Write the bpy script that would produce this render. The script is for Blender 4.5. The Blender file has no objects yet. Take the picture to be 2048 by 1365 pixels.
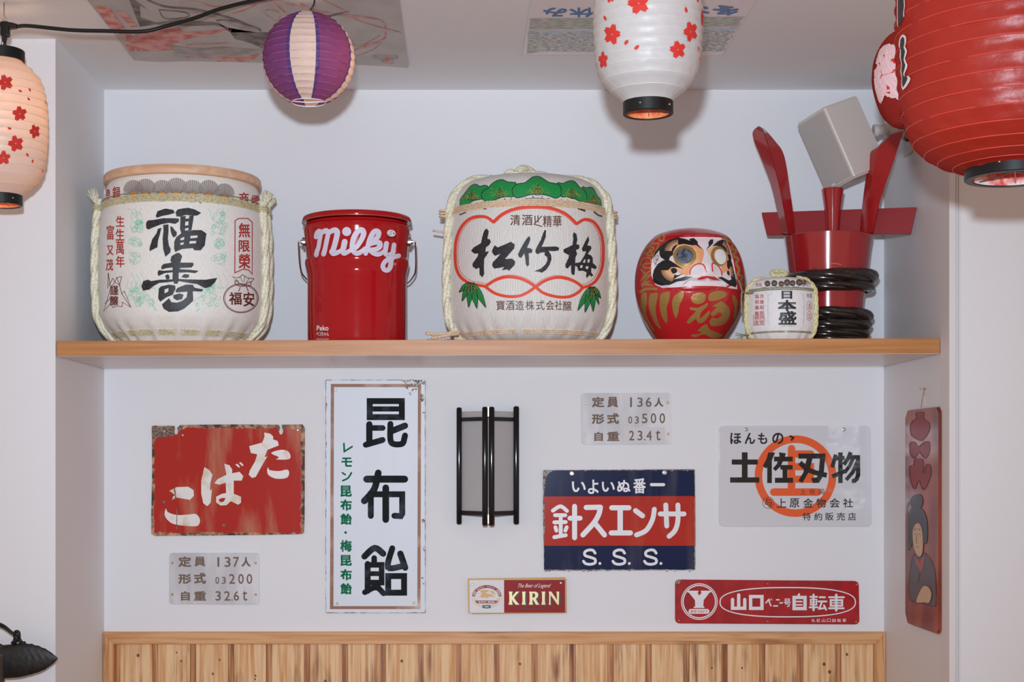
import bpy, bmesh, math, random
from mathutils import Vector, Matrix
from mathutils.geometry import tessellate_polygon
from mathutils.bvhtree import BVHTree
PI = math.pi
random.seed(7)
C = bpy.context.scene.collection
SC = bpy.context.scene
# ------------------------------------------------------------------ camera, light, exposure
EYE = Vector((0, -2.93, 1.6)); FP = 2930.0; PX0, PY0 = 922.0, 925.0
cam_d = bpy.data.cameras.new('camera'); cam = bpy.data.objects.new('camera', cam_d); C.objects.link(cam)
cam.location = EYE; cam.rotation_euler = (PI/2, 0, 0)
cam_d.sensor_fit = 'HORIZONTAL'; cam_d.sensor_width = 36.0
cam_d.lens = FP/2048*36; cam_d.shift_x = (1024-PX0)/2048; cam_d.shift_y = (PY0-682.5)/2048
cam_d.clip_start = 0.05
SC.camera = cam
W = bpy.data.worlds.new('world'); SC.world = W; W.use_nodes = True
W.node_tree.nodes['Background'].inputs[0].default_value = (1.0, 0.75, 0.62, 1)   # the restaurant's warm room light
W.node_tree.nodes['Background'].inputs[1].default_value = 0.53
fl = bpy.data.lights.new('camera_flash', 'SPOT'); flo = bpy.data.objects.new('camera_flash', fl); C.objects.link(flo)
flo.location = EYE + Vector((-0.03, 0.0, 0.165)); flo.rotation_euler = (PI/2+0.03, 0, -0.02)
fl.spot_size = math.radians(70); fl.spot_blend = 1.0; fl.shadow_soft_size = 0.026; fl.color = (0.80, 0.935, 1.075)
fl.energy = 208
SC.view_settings.view_transform = 'Standard'; SC.view_settings.look = 'None'
SC.view_settings.gamma = 1; SC.view_settings.exposure = 0.0; SC.view_settings.use_curve_mapping = False

# ------------------------------------------------------------------ helpers
def P(px, py, d):
    return Vector((EYE.x + (px-PX0)/FP*d, EYE.y + d, EYE.z + (PY0-py)/FP*d))
def ray(px, py):
    return Vector(((px-PX0)/FP, 1.0, (PY0-py)/FP))
def lin(c):
    c /= 255.0
    return c/12.92 if c <= 0.04045 else ((c+0.055)/1.055)**2.4
GAIN = 0.72
def rgb(r, g, b, k=GAIN):                      # photographed colour -> surface colour
    return tuple(min(0.9, lin(v)/k) for v in (r, g, b)) + (1,)
ORG = {}
def link(o, parent=None):
    C.objects.link(o)
    if parent is not None: o.parent = parent
    return o
def root(name, loc, label=None, cat=None, group=None, kind=None):
    o = bpy.data.objects.new(name, None); C.objects.link(o); o.empty_display_size = 0.02
    o.location = loc; ORG[o.name] = Vector(loc); tag(o, label, cat, group, kind); return o
def tag(o, label=None, cat=None, group=None, kind=None):
    for k, v in (('label', label), ('category', cat), ('group', group), ('kind', kind)):
        if v: o[k] = v
    return o
def mk(name, verts, faces, mat, parent=None, smooth=False, uvs=None, origin=None, mats=None, fm=None):
    if parent is not None: og = ORG[parent.name]
    elif origin is not None: og = Vector(origin)
    else:
        n = len(verts); og = Vector((sum(v[0] for v in verts)/n, sum(v[1] for v in verts)/n, min(v[2] for v in verts)))
    me = bpy.data.meshes.new(name)
    me.from_pydata([tuple(Vector(v)-og) for v in verts], [], faces); me.validate()
    if mats:
        for m in mats: me.materials.append(m)
        if fm and len(fm) == len(me.polygons): me.polygons.foreach_set('material_index', fm)
    elif mat: me.materials.append(mat)
    if smooth: me.polygons.foreach_set('use_smooth', [True]*len(me.polygons))
    if uvs:
        ul = me.uv_layers.new(name='uv')
        for l in me.loops: ul.data[l.index].uv = uvs[l.vertex_index]
    o = bpy.data.objects.new(name, me); C.objects.link(o)
    if parent is not None: o.parent = parent if parent.type == 'EMPTY' else parent
    if parent is not None and parent.type == 'EMPTY': pass
    if parent is None: o.location = og
    ORG[o.name] = og
    return o
def box_vf(x0, x1, y0, y1, z0, z1, bev=0.0):
    bm = bmesh.new(); bmesh.ops.create_cube(bm, size=1)
    for v in bm.verts:
        v.co = Vector((x0 if v.co.x < 0 else x1, y0 if v.co.y < 0 else y1, z0 if v.co.z < 0 else z1))
    if bev: bmesh.ops.bevel(bm, geom=bm.edges[:], offset=bev, segments=2, affect='EDGES', profile=0.5)
    bm.verts.index_update()
    r = [v.co.copy() for v in bm.verts], [[v.index for v in f.verts] for f in bm.faces]; bm.free(); return r
def box(name, b, mat, parent=None, bev=0.0, **k):
    v, f = box_vf(*b, bev=bev); return mk(name, v, f, mat, parent, **k)
def cat_rom(pts, n=6, closed=False):
    out = []; m = len(pts)
    if m < 3 and not closed: return [tuple(p) for p in pts]
    rng = range(m) if closed else range(m-1)
    for i in rng:
        if closed: p0, p1, p2, p3 = pts[i-1], pts[i], pts[(i+1) % m], pts[(i+2) % m]
        else: p0, p1, p2, p3 = pts[max(i-1, 0)], pts[i], pts[i+1], pts[min(i+2, m-1)]
        for j in range(n):
            t = j/n
            out.append(tuple(0.5*(2*b+(c-a)*t+(2*a-5*b+4*c-d)*t*t+(3*b-a-3*c+d)*t**3) for a, b, c, d in zip(p0, p1, p2, p3)))
    if not closed: out.append(tuple(pts[-1]))
    return out
def frames(path, closed=False):
    n = len(path); T = []
    for i in range(n):
        a = path[(i-1) % n] if closed or i > 0 else path[i]; b = path[(i+1) % n] if closed or i < n-1 else path[i]
        t = (b-a); T.append(t.normalized() if t.length > 1e-9 else Vector((0, 0, 1)))
    u = T[0].orthogonal().normalized(); U = [u]
    for i in range(1, n):
        u = U[-1]-T[i]*U[-1].dot(T[i]); U.append(u.normalized() if u.length > 1e-9 else T[i].orthogonal().normalized())
    return T, U
def tube_vf(path, r, sides=8, closed=False, caps=True):
    path = [Vector(p) for p in path]; T, U = frames(path, closed); n = len(path); V = []; F = []
    for i, p in enumerate(path):
        b = T[i].cross(U[i]); ri = r[i] if isinstance(r, (list, tuple)) else r
        for s in range(sides):
            a = 2*PI*s/sides; V.append(p+(U[i]*math.cos(a)+b*math.sin(a))*ri)
    for i in range(n if closed else n-1):
        j = (i+1) % n
        for s in range(sides):
            t = (s+1) % sides; F.append([i*sides+s, i*sides+t, j*sides+t, j*sides+s])
    if caps and not closed:
        F.append(list(range(sides))[::-1]); F.append([(n-1)*sides+s for s in range(sides)])
    return V, F
def join(parts):
    V = []; F = []
    for v, f in parts:
        k = len(V); V += list(v); F += [[i+k for i in q] for q in f]
    return V, F
def tube(name, path, r, mat, parent=None, sides=8, closed=False, **k):
    v, f = tube_vf(path, r, sides, closed); return mk(name, v, f, mat, parent, smooth=True, **k)
def rope_vf(path, R, strands=3, pitch=0.03, sides=6, closed=False, sub=0.005, ko=0.5, kr=0.56):
    path = [Vector(p) for p in path]
    if closed: path = path+[path[0]]
    L = [0]
    for i in range(1, len(path)): L.append(L[-1]+(path[i]-path[i-1]).length)
    n = max(8, int(L[-1]/sub)); q = []; j = 0
    for i in range(n+1):
        s = L[-1]*i/n
        while j < len(path)-2 and L[j+1] < s: j += 1
        t = (s-L[j])/max(1e-9, L[j+1]-L[j]); q.append(path[j].lerp(path[j+1], min(1, max(0, t))))
    T, U = frames(q); out = []
    for k in range(strands):
        pp = []
        for i, p in enumerate(q):
            a = 2*PI*k/strands+2*PI*(L[-1]*i/n)/pitch; b = T[i].cross(U[i])
            pp.append(p+(U[i]*math.cos(a)+b*math.sin(a))*R*ko)
        out.append(tube_vf(pp, R*kr, sides))
    return join(out)
def lathe_vf(c, prof, seg=96, fn=None, caps=(True, True), a0=0.0, arc=2*PI):
    """prof: (z, r) list bottom to top; c: centre; z absolute"""
    V = []; F = []; UV = []; full = abs(arc-2*PI) < 1e-6; m = seg if full else seg+1
    for (z, r) in prof:
        for s in range(m):
            a = a0+arc*s/seg; rr = r; zz = z; dx = dy = 0
            if fn:
                q = fn(a, z, r)
                if isinstance(q, tuple): rr, zz = q
                else: rr = q
            V.append(Vector((c[0]+rr*math.cos(a), c[1]+rr*math.sin(a), zz))); UV.append((a*0.17, z))
    for i in range(len(prof)-1):
        for s in range(seg):
            t = (s+1) % m; F.append([i*m+s, i*m+t, (i+1)*m+t, (i+1)*m+s])
    if full:
        if caps[0]: F.append(list(range(m))[::-1])
        if caps[1]: F.append([(len(prof)-1)*m+s for s in range(m)])
    return V, F, UV
def lathe(name, c, prof, mat, parent=None, smooth=True, **k):
    v, f, uv = lathe_vf(c, prof, **k); o = mk(name, v, f, mat, parent, smooth=smooth, uvs=uv)
    sharp(o); return o
def sharp(o, ang=40):
    me = o.data
    try: me.set_sharp_from_angle(angle=math.radians(ang))
    except Exception: pass
def interp(tab, x):
    if x <= tab[0][0]: return tab[0][1]
    for (a, b), (c, d) in zip(tab, tab[1:]):
        if x <= c: return b+(d-b)*(x-a)/(c-a)
    return tab[-1][1]

# ------------------------------------------------------------------ materials
def nodes(m): return m.node_tree.nodes, m.node_tree.links
def mat(name, col, rough=0.6, metal=0.0, col2=None, scale=20.0, lo=0.4, hi=0.6, stretch=(1, 1, 1), bump=0.0, bscale=None, coat=0.0, spec=0.5, detail=4.0, coord='Object', bdist=0.001, bstretch=None):
    m = bpy.data.materials.new(name); m.use_nodes = True; N, L = nodes(m); b = N['Principled BSDF']
    b.inputs['Base Color'].default_value = col; b.inputs['Roughness'].default_value = rough
    b.inputs['Metallic'].default_value = metal; b.inputs['Coat Weight'].default_value = coat
    b.inputs['Coat Roughness'].default_value = 0.08; b.inputs['Specular IOR Level'].default_value = spec
    if col2 or bump:
        tc = N.new('ShaderNodeTexCoord'); mp = N.new('ShaderNodeMapping'); mp.inputs['Scale'].default_value = stretch
        L.new(tc.outputs[coord], mp.inputs[0])
    if col2:
        nt = N.new('ShaderNodeTexNoise'); nt.inputs['Scale'].default_value = scale; nt.inputs['Detail'].default_value = detail
        L.new(mp.outputs[0], nt.inputs['Vector'])
        cr = N.new('ShaderNodeValToRGB'); e = cr.color_ramp.elements
        e[0].position = lo; e[0].color = col; e[1].position = hi; e[1].color = col2
        L.new(nt.outputs['Fac'], cr.inputs[0]); L.new(cr.outputs[0], b.inputs['Base Color'])
    if bump:
        n2 = N.new('ShaderNodeTexNoise'); n2.inputs['Scale'].default_value = bscale or scale; n2.inputs['Detail'].default_value = 3
        if bstretch:
            mp = N.new('ShaderNodeMapping'); mp.inputs['Scale'].default_value = bstretch; L.new(tc.outputs[coord], mp.inputs[0])
        L.new(mp.outputs[0], n2.inputs['Vector'])
        bp = N.new('ShaderNodeBump'); bp.inputs['Strength'].default_value = bump; bp.inputs['Distance'].default_value = bdist
        L.new(n2.outputs['Fac'], bp.inputs['Height']); L.new(bp.outputs[0], b.inputs['Normal'])
    return m
def paper(name, col, trans, tmix=0.4, gloss=0.06, rough=0.35, wr=0.3, wscale=60):
    m = bpy.data.materials.new(name); m.use_nodes = True; N, L = nodes(m); N.remove(N['Principled BSDF'])
    out = N['Material Output']; d = N.new('ShaderNodeBsdfDiffuse'); t = N.new('ShaderNodeBsdfTranslucent'); g = N.new('ShaderNodeBsdfGlossy')
    d.inputs[0].default_value = col; t.inputs[0].default_value = trans; g.inputs[0].default_value = (1, 1, 1, 1); g.inputs['Roughness'].default_value = rough
    a = N.new('ShaderNodeMixShader'); a.inputs[0].default_value = tmix; L.new(d.outputs[0], a.inputs[1]); L.new(t.outputs[0], a.inputs[2])
    b = N.new('ShaderNodeMixShader'); b.inputs[0].default_value = gloss; L.new(a.outputs[0], b.inputs[1]); L.new(g.outputs[0], b.inputs[2])
    L.new(b.outputs[0], out.inputs[0])
    if wr:
        tc = N.new('ShaderNodeTexCoord'); n = N.new('ShaderNodeTexNoise'); n.inputs['Scale'].default_value = wscale; n.inputs['Detail'].default_value = 6
        mu = N.new('ShaderNodeBump'); mu.inputs['Strength'].default_value = wr; mu.inputs['Distance'].default_value = 0.003
        L.new(tc.outputs['Object'], n.inputs['Vector']); L.new(n.outputs['Fac'], mu.inputs['Height'])
        for s in (d, t, g): L.new(mu.outputs[0], s.inputs['Normal'])
    return m
def wood(name, base, dark, axis='X', scale=6.0, contrast=(0.35, 0.7), rough=0.45, coat=0.0, blotch=None, rnd=False, fine=1.0):
    m = bpy.data.materials.new(name); m.use_nodes = True; N, L = nodes(m); b = N['Principled BSDF']
    b.inputs['Roughness'].default_value = rough; b.inputs['Coat Weight'].default_value = coat; b.inputs['Coat Roughness'].default_value = 0.15
    tc = N.new('ShaderNodeTexCoord'); src = tc.outputs['Object']
    if rnd:
        oi = N.new('ShaderNodeObjectInfo'); ad = N.new('ShaderNodeVectorMath'); ad.operation = 'ADD'
        sm = N.new('ShaderNodeVectorMath'); sm.operation = 'SCALE'; sm.inputs['Scale'].default_value = 1.0
        ml = N.new('ShaderNodeMath'); ml.operation = 'MULTIPLY'; ml.inputs[1].default_value = 37.0
        L.new(oi.outputs['Random'], ml.inputs[0]); cx = N.new('ShaderNodeCombineXYZ')
        for i in range(3): L.new(ml.outputs[0], cx.inputs[i])
        L.new(src, ad.inputs[0]); L.new(cx.outputs[0], ad.inputs[1]); src = ad.outputs[0]
    mp = N.new('ShaderNodeMapping'); L.new(src, mp.inputs[0])
    lo = 0.04; mp.inputs['Scale'].default_value = {'X': (lo, 1, 1), 'Z': (1, 1, lo), 'Y': (1, lo, 1)}[axis]
    n = N.new('ShaderNodeTexNoise'); n.inputs['Scale'].default_value = scale*30*fine; n.inputs['Detail'].default_value = 5; n.inputs['Distortion'].default_value = 0.4
    L.new(mp.outputs[0], n.inputs['Vector'])
    cr = N.new('ShaderNodeValToRGB'); e = cr.color_ramp.elements; e[0].position, e[1].position = contrast; e[0].color = base; e[1].color = dark
    L.new(n.outputs['Fac'], cr.inputs[0]); col = cr.outputs[0]
    if blotch:
        mp2 = N.new('ShaderNodeMapping'); L.new(src, mp2.inputs[0]); lo = 0.22
        mp2.inputs['Scale'].default_value = {'X': (lo, 1, 1), 'Z': (1, 1, lo), 'Y': (1, lo, 1)}[axis]
        n2 = N.new('ShaderNodeTexNoise'); n2.inputs['Scale'].default_value = 24; n2.inputs['Detail'].default_value = 3; L.new(mp2.outputs[0], n2.inputs['Vector'])
        c2 = N.new('ShaderNodeValToRGB'); c2.color_ramp.elements[0].position = 0.54; c2.color_ramp.elements[1].position = 0.72; L.new(n2.outputs['Fac'], c2.inputs[0])
        c3 = N.new('ShaderNodeValToRGB'); c3.color_ramp.elements[0].position = 0.36; c3.color_ramp.elements[1].position = 0.55; L.new(n.outputs['Fac'], c3.inputs[0])
        mm = N.new('ShaderNodeMath'); mm.operation = 'MULTIPLY'; L.new(c2.outputs[0], mm.inputs[0]); L.new(c3.outputs[0], mm.inputs[1])
        mx = N.new('ShaderNodeMix'); mx.data_type = 'RGBA'; L.new(mm.outputs[0], mx.inputs['Factor']); L.new(col, mx.inputs[6]); mx.inputs[7].default_value = blotch
        col = mx.outputs[2]
    L.new(col, b.inputs['Base Color'])
    bp = N.new('ShaderNodeBump'); bp.inputs['Strength'].default_value = 0.15; bp.inputs['Distance'].default_value = 0.0005
    L.new(n.outputs['Fac'], bp.inputs['Height']); L.new(bp.outputs[0], b.inputs['Normal'])
    return m
def emis(name, col, s):
    m = bpy.data.materials.new(name); m.use_nodes = True; b = m.node_tree.nodes['Principled BSDF']
    b.inputs['Base Color'].default_value = (0, 0, 0, 1); b.inputs['Emission Color'].default_value = col; b.inputs['Emission Strength'].default_value = s
    return m

# ------------------------------------------------------------------ printed and painted marks
# Marks are thin paint geometry: drawn in the plane, cut into small facets, laid on the surface of their own object.
GLY = {}
def glyph_vf(s, bold=0.0, shear=0.0):
    k = (s, bold, shear)
    if k in GLY: return GLY[k]
    c = bpy.data.curves.new('g', 'FONT'); c.body = s; c.offset = bold; c.resolution_u = 4; c.shear = shear
    o = bpy.data.objects.new('g', c); me = bpy.data.meshes.new_from_object(o)
    V = [(v.co.x, v.co.y) for v in me.vertices]; F = [list(p.vertices) for p in me.polygons]
    bpy.data.objects.remove(o); bpy.data.curves.remove(c); bpy.data.meshes.remove(me)
    x0 = min(v[0] for v in V); x1 = max(v[0] for v in V); y0 = min(v[1] for v in V); y1 = max(v[1] for v in V)
    V = [((x-x0)/max(1e-6, x1-x0), 1-(y-y0)/max(1e-6, y1-y0)) for x, y in V]
    GLY[k] = (V, F); return GLY[k]
class Ink:
    def __init__(s, m, T=(0, 0, 1)):
        s.m = m; s.V = []; s.F = []; s.T = T; s.Z = []; s.n = 0; s.cuts = []
    def cut(s):
        if not s.cuts or s.cuts[-1] != len(s.F): s.cuts.append(len(s.F))
        return s
    def at(s, ox, oy, sc): s.T = (ox, oy, sc); return s
    def add(s, V, F):
        k = len(s.V); ox, oy, sc = s.T; s.n += 1; s.Z += [(s.n % 34)*6e-6]*len(V)
        s.V += [(ox+x/sc, oy+y/sc) for x, y in V]; s.F += [[i+k for i in f] for f in F]; return s
    def poly(s, pts, holes=(), smooth=0):
        if smooth: pts = cat_rom(pts, smooth, True)
        loops = [[Vector((x, y, 0)) for x, y in l] for l in [pts]+list(holes)]
        t = tessellate_polygon(loops); V = [(v.x, v.y) for l in loops for v in l]
        return s.add(V, [list(f) for f in t])
    def rect(s, x0, y0, x1, y1): return s.poly([(x0, y0), (x1, y0), (x1, y1), (x0, y1)])
    def rrect(s, x0, y0, x1, y1, r): return s.poly(rrect(x0, y0, x1, y1, r))
    def stroke(s, pts, w, smooth=5, closed=False, cap=True):
        if smooth and len(pts) > 2: pts = cat_rom([tuple(p) for p in pts], smooth, closed)
        n = len(pts); V = []; F = []
        wd = [w[0]+(w[-1]-w[0])*i/max(1, n-1) if isinstance(w, tuple) and len(w) == 2 else (interp([(j/(len(w)-1), q) for j, q in enumerate(w)], i/max(1, n-1)) if isinstance(w, tuple) else w) for i in range(n)]
        for i in range(n):
            a = pts[i-1] if (i > 0 or closed) else pts[i]; b = pts[(i+1) % n] if (i < n-1 or closed) else pts[i]
            d1 = Vector((pts[i][0]-a[0], pts[i][1]-a[1])); d2 = Vector((b[0]-pts[i][0], b[1]-pts[i][1]))
            d1 = d1.normalized() if d1.length > 1e-9 else d2.normalized(); d2 = d2.normalized() if d2.length > 1e-9 else d1
            t = d1+d2; t = t.normalized() if t.length > 1e-6 else d1
            k = 1/max(0.5, t.dot(d1)); h = wd[i]/2*k
            V += [(pts[i][0]-t.y*h, pts[i][1]+t.x*h), (pts[i][0]+t.y*h, pts[i][1]-t.x*h)]
        for i in range(n if closed else n-1):
            j = (i+1) % n; F.append([2*i, 2*i+1, 2*j+1, 2*j])
        s.add(V, F)
        if cap and not closed:
            for i in (0, n-1):
                if wd[i] > 0.5: s.disc(pts[i][0], pts[i][1], wd[i]/2, n=10)
        return s
    def disc(s, x, y, r, ry=None, n=28, rot=0):
        ry = ry or r; c, q = math.cos(rot), math.sin(rot); V = []
        for i in range(n):
            a = 2*PI*i/n; u, v = r*math.cos(a), ry*math.sin(a); V.append((x+u*c-v*q, y+u*q+v*c))
        return s.add(V, [list(range(n))])
    def ring(s, x, y, r, w, ry=None, n=64, rot=0, e=1.0):
        ry = ry or r; c, q = math.cos(rot), math.sin(rot); V = []; F = []
        for i in range(n):
            a = 2*PI*i/n; ca, sa = math.cos(a), math.sin(a)
            ca = math.copysign(abs(ca)**e, ca); sa = math.copysign(abs(sa)**e, sa)
            for k in (-w/2, w/2):
                u, v = (r+k)*ca, (ry+k)*sa; V.append((x+u*c-v*q, y+u*q+v*c))
        for i in range(n):
            j = (i+1) % n; F.append([2*i, 2*i+1, 2*j+1, 2*j])
        return s.add(V, F)
    def txt(s, t, x0, y0, x1, y1, bold=0.0, shear=0.0, flip=False, rot=0, _c=True):
        if _c: s.cut()
        if bold:
            q = bold*min(x1-x0, y1-y0)*1.1
            for sx, sy in ((-1, -1), (1, -1), (1, 1), (-1, 1)): s.txt(t, x0+q+sx*q, y0+q+sy*q, x1-q+sx*q, y1-q+sy*q, 0, shear, flip, rot, False)
            return s
        V, F = glyph_vf(t, 0, shear); W_, H = x1-x0, y1-y0; cx, cy = (x0+x1)/2, (y0+y1)/2; c, q = math.cos(rot), math.sin(rot)
        out = []
        for u, v in V:
            if flip: u, v = 1-u, 1-v
            a, b = (u-0.5)*W_, (v-0.5)*H; out.append((cx+a*c-b*q, cy+a*q+b*c))
        return s.add(out, F)
    def row(s, t, boxes, y0, y1, bold=0.0):
        for ch, (a, b) in zip(t, boxes): s.txt(ch, a, y0, b, y1, bold)
        return s
def rrect(x0, y0, x1, y1, r, n=5):
    o = []
    for cx, cy, a in ((x1-r, y0+r, -PI/2), (x1-r, y1-r, 0), (x0+r, y1-r, PI/2), (x0+r, y0+r, PI)):
        for i in range(n+1): t = a+PI/2*i/n; o.append((cx+r*math.cos(t), cy+r*math.sin(t)))
    return o
def on_depth(d):                                # plane parallel to the back wall
    return lambda px, py: (P(px, py, d), Vector((0, -1, 0)))
def on_z(z):
    def f(px, py):
        r = ray(px, py); d = (z-EYE.z)/r.z; return (EYE+r*d, Vector((0, 0, -1)))
    return f
def on_x(x):
    def f(px, py):
        r = ray(px, py); d = (x-EYE.x)/r.x; return (EYE+r*d, Vector((-1, 0, 0)))
    return f
def on_mesh(*objs):
    V = []; F = []
    for o in objs:
        k = len(V); og = ORG[o.name]; V += [v.co+og for v in o.data.vertices]; F += [[i+k for i in p.vertices] for p in o.data.polygons]
    t = BVHTree.FromPolygons(V, F)
    def f(px, py):
        r = ray(px, py).normalized(); h = t.ray_cast(EYE, r)
        if h[0] is None: return None
        n = h[1]; n = -n if n.dot(r) > 0 else n
        if n.dot(r) > -0.06: return None
        return (h[0], n)
    return f
STUFF = ('speckle', 'rib_print', 'line_drawing', 'gold_print', 'whisker', 'lash_', 'branch_print', 'rust_patch', 'chipped', 'emblem', 'worn_edge', 'outline', 'grey_print', 'red_print')
def lay(name, ink, surf, parent, lift=0.0003, grid=0, thick=0.0, label=None, span=4):
    cuts = [q for q in ink.cuts if 0 < q < len(ink.F)]
    if cuts:
        last = None
        nm = name.replace('lettering', 'character')
        for a, b in zip([0]+cuts, cuts+[len(ink.F)]):
            use = sorted({v for f in ink.F[a:b] for v in f}); ix = {v: k for k, v in enumerate(use)}
            sub = Ink(ink.m); sub.V = [ink.V[v] for v in use]; sub.Z = [ink.Z[v] for v in use]; sub.F = [[ix[v] for v in f] for f in ink.F[a:b]]
            last = lay(nm, sub, surf, parent, lift, grid, thick, label, span)
        return last
    V, F, Z = ink.V, ink.F, ink.Z
    if grid:
        bm = bmesh.new(); vs = [bm.verts.new((x, y, z)) for (x, y), z in zip(V, Z)]
        for f in F:
            try: bm.faces.new([vs[i] for i in f])
            except Exception: pass
        for ax in (0, 1):
            lo = min(v.co[ax] for v in bm.verts); hi = max(v.co[ax] for v in bm.verts)
            k = math.floor(lo/grid)+1
            while k*grid < hi:
                co = [0, 0, 0]; co[ax] = k*grid; no = [0, 0, 0]; no[ax] = 1
                bmesh.ops.bisect_plane(bm, geom=bm.verts[:]+bm.edges[:]+bm.faces[:], plane_co=co, plane_no=no); k += 1
        bm.verts.index_update(); V = [(v.co.x, v.co.y) for v in bm.verts]; Z = [v.co.z for v in bm.verts]; F = [[v.index for v in f.verts] for f in bm.faces]; bm.free()
    hits = [surf(x, y) for x, y in V]; idx = {}; VV = []
    for i, h in enumerate(hits):
        if h: idx[i] = len(VV); VV.append(h[0]+h[1]*(lift+thick+Z[i]))
    FF = []
    for f in F:
        if all(i in idx for i in f):
            q = [idx[i] for i in f]
            a, b, c = VV[q[0]], VV[q[1]], VV[q[2]]
            if (b-a).length > 0.05 and grid and (b-a).length > span*grid/1000: continue
            FF.append(q)
    # face the viewer side
    out = []
    for q in FF:
        a, b, c = VV[q[0]], VV[q[1]], VV[q[2]]; n = (b-a).cross(c-a)
        out.append(q if n.dot(EYE-a) > 0 else q[::-1])
    if not out: return None
    o = mk(name, VV, out, ink.m, parent)
    if label: o['label'] = label
    if any(w in name for w in STUFF): o['kind'] = 'stuff'
    return o
def slab(name, pts, d0, d1, mat_, parent=None, bev=0.0, **k):
    """sheet with the photographed outline at distance d0, real thickness back to d1"""
    fr = [P(x, y, d0) for x, y in pts]; n = len(fr); bk = [Vector((v.x, EYE.y+d1, v.z)) for v in fr]
    F = [list(range(n))]
    if (fr[1]-fr[0]).cross(fr[2]-fr[1]).y > 0: F = [list(range(n))[::-1]]
    F.append([i+n for i in F[0]][::-1])
    for i in range(n):
        j = (i+1) % n; F.append([i, j, n+j, n+i])
    bm = bmesh.new(); vs = [bm.verts.new(v) for v in fr+bk]
    for f in F: bm.faces.new([vs[i] for i in f])
    bmesh.ops.recalc_face_normals(bm, faces=bm.faces[:])
    if bev:
        e = [e for e in bm.edges if all(abs(v.co.y-(EYE.y+d0)) < 1e-6 for v in e.verts)]
        bmesh.ops.bevel(bm, geom=e, offset=bev, segments=2, affect='EDGES')
    bm.verts.index_update(); V = [v.co.copy() for v in bm.verts]; F = [[v.index for v in f.verts] for f in bm.faces]; bm.free()
    return mk(name, V, F, mat_, parent, **k)
def screw(parent, px, py, d, r, m, name='screw'):
    c = P(px, py, d); V = []; F = []
    for z, q in ((0, r), (0.0008, r), (0.0014, r*0.6), (0.0014, r*0.45), (0.0009, r*0.3)):
        V += [c+Vector((q*math.cos(2*PI*i/12), -z, q*math.sin(2*PI*i/12))) for i in range(12)]
    for k in range(4):
        for i in range(12): j = (i+1) % 12; F.append([k*12+i, k*12+j, k*12+12+j, k*12+12+i])
    F.append([48+i for i in range(12)]); return mk(name, V, F, m, parent)
# ------------------------------------------------------------------ room
M_wall = mat('wallpaper', (0.855, 0.86, 0.885, 1), 0.75, bump=0.35, bscale=420, bdist=0.0006, spec=0.25)
M_ceil = mat('ceiling_paper', (0.90, 0.89, 0.89, 1), 0.8, bump=0.25, bscale=300, bdist=0.0006, spec=0.2)
M_trim = mat('painted_casing', (0.80, 0.79, 0.80, 1), 0.5)
M_floor = wood('floor_boards', rgb(150, 110, 75), rgb(110, 76, 50), 'Y', 3)
XL, XR, ZC, YB, YR = -0.811, 0.961, 2.447, 0.40, -0.054
def st(name, b, m, **k): o = box(name, b, m, **k); o['kind'] = 'structure'; return o
st('floor', (-2.6, 2.6, -4.2, 0.5, -0.05, 0), M_floor)
st('ceiling', (-2.6, 2.6, -4.2, 0.5, ZC, ZC+0.05), M_ceil)
st('wall_back', (XL-0.1, XR+0.1, YB, YB+0.08, 0, ZC), M_wall)
st('wall_left', (-2.6, XL, 0, YB, 0, ZC), M_wall)
st('wall_right', (XR+0.021, 2.6, YR+0.004, YB, 0, ZC), M_wall)
# casing on the right corner: flat board with grooves
prof = [(XR, YB), (XR, -0.0005), (XR, -0.0005), (XR, YR), (XR+0.010, YR), (XR+0.011, YR+0.003), (XR+0.012, YR), (XR+0.0145, YR), (XR+0.0155, YR+0.004), (XR+0.0165, YR), (XR+0.020, YR), (XR+0.0215, YR+0.004), (XR+0.0215, YB)]
V = []; F = []
for z in (0, ZC):
    V += [Vector((x, y, z)) for x, y in prof]
n = len(prof)
for i in range(n-1): F.append([i, i+1, n+i+1, n+i])
o = mk('trim_1', V, F, M_trim); o['kind'] = 'structure'; o['label'] = 'grooved white casing strip on the right corner of the niche'
st('trim_2', (XR-0.0025, XR, YR+0.0, -0.001, 0, ZC), mat('pale_edge_strip', (0.80, 0.75, 0.74, 1), 0.6))['label'] = 'pale edge strip beside the right end of the shelf'

# pine wainscot
M_plank = wood('scorched_pine', rgb(212, 176, 134), rgb(182, 126, 70), 'Z', 4.2, (0.40, 0.70), 0.5, blotch=rgb(104, 52, 20), rnd=True)
M_strip = wood('scorched_pine_strip', rgb(184, 134, 88), rgb(136, 78, 38), 'Z', 4.5, (0.38, 0.62), 0.5, blotch=rgb(88, 46, 22), rnd=True)
M_rail = wood('pine_rail', rgb(196, 150, 104), rgb(176, 118, 66), 'X', 4.2, (0.4, 0.7), 0.5, blotch=rgb(140, 84, 40))
M_stile = wood('pine_stile', rgb(196, 150, 104), rgb(176, 118, 66), 'Z', 4.2, (0.4, 0.7), 0.5, blotch=rgb(140, 84, 40))
M_knot = mat('knot', rgb(120, 66, 34), 0.5, col2=rgb(84, 42, 20), scale=200)
kx = 3.33/FP
wz1 = 1.6+(925-1265.5)*3.315/FP
wc = root('wainscot_panelling', (0.07, YB, 0), 'scorched knotty pine board wainscot along the foot of the niche', 'wall panelling')
x0, x1 = XL+0.001, XR-0.001
fw = 0.0245; zt = wz1-0.0265
yf = YB-0.018
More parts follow.
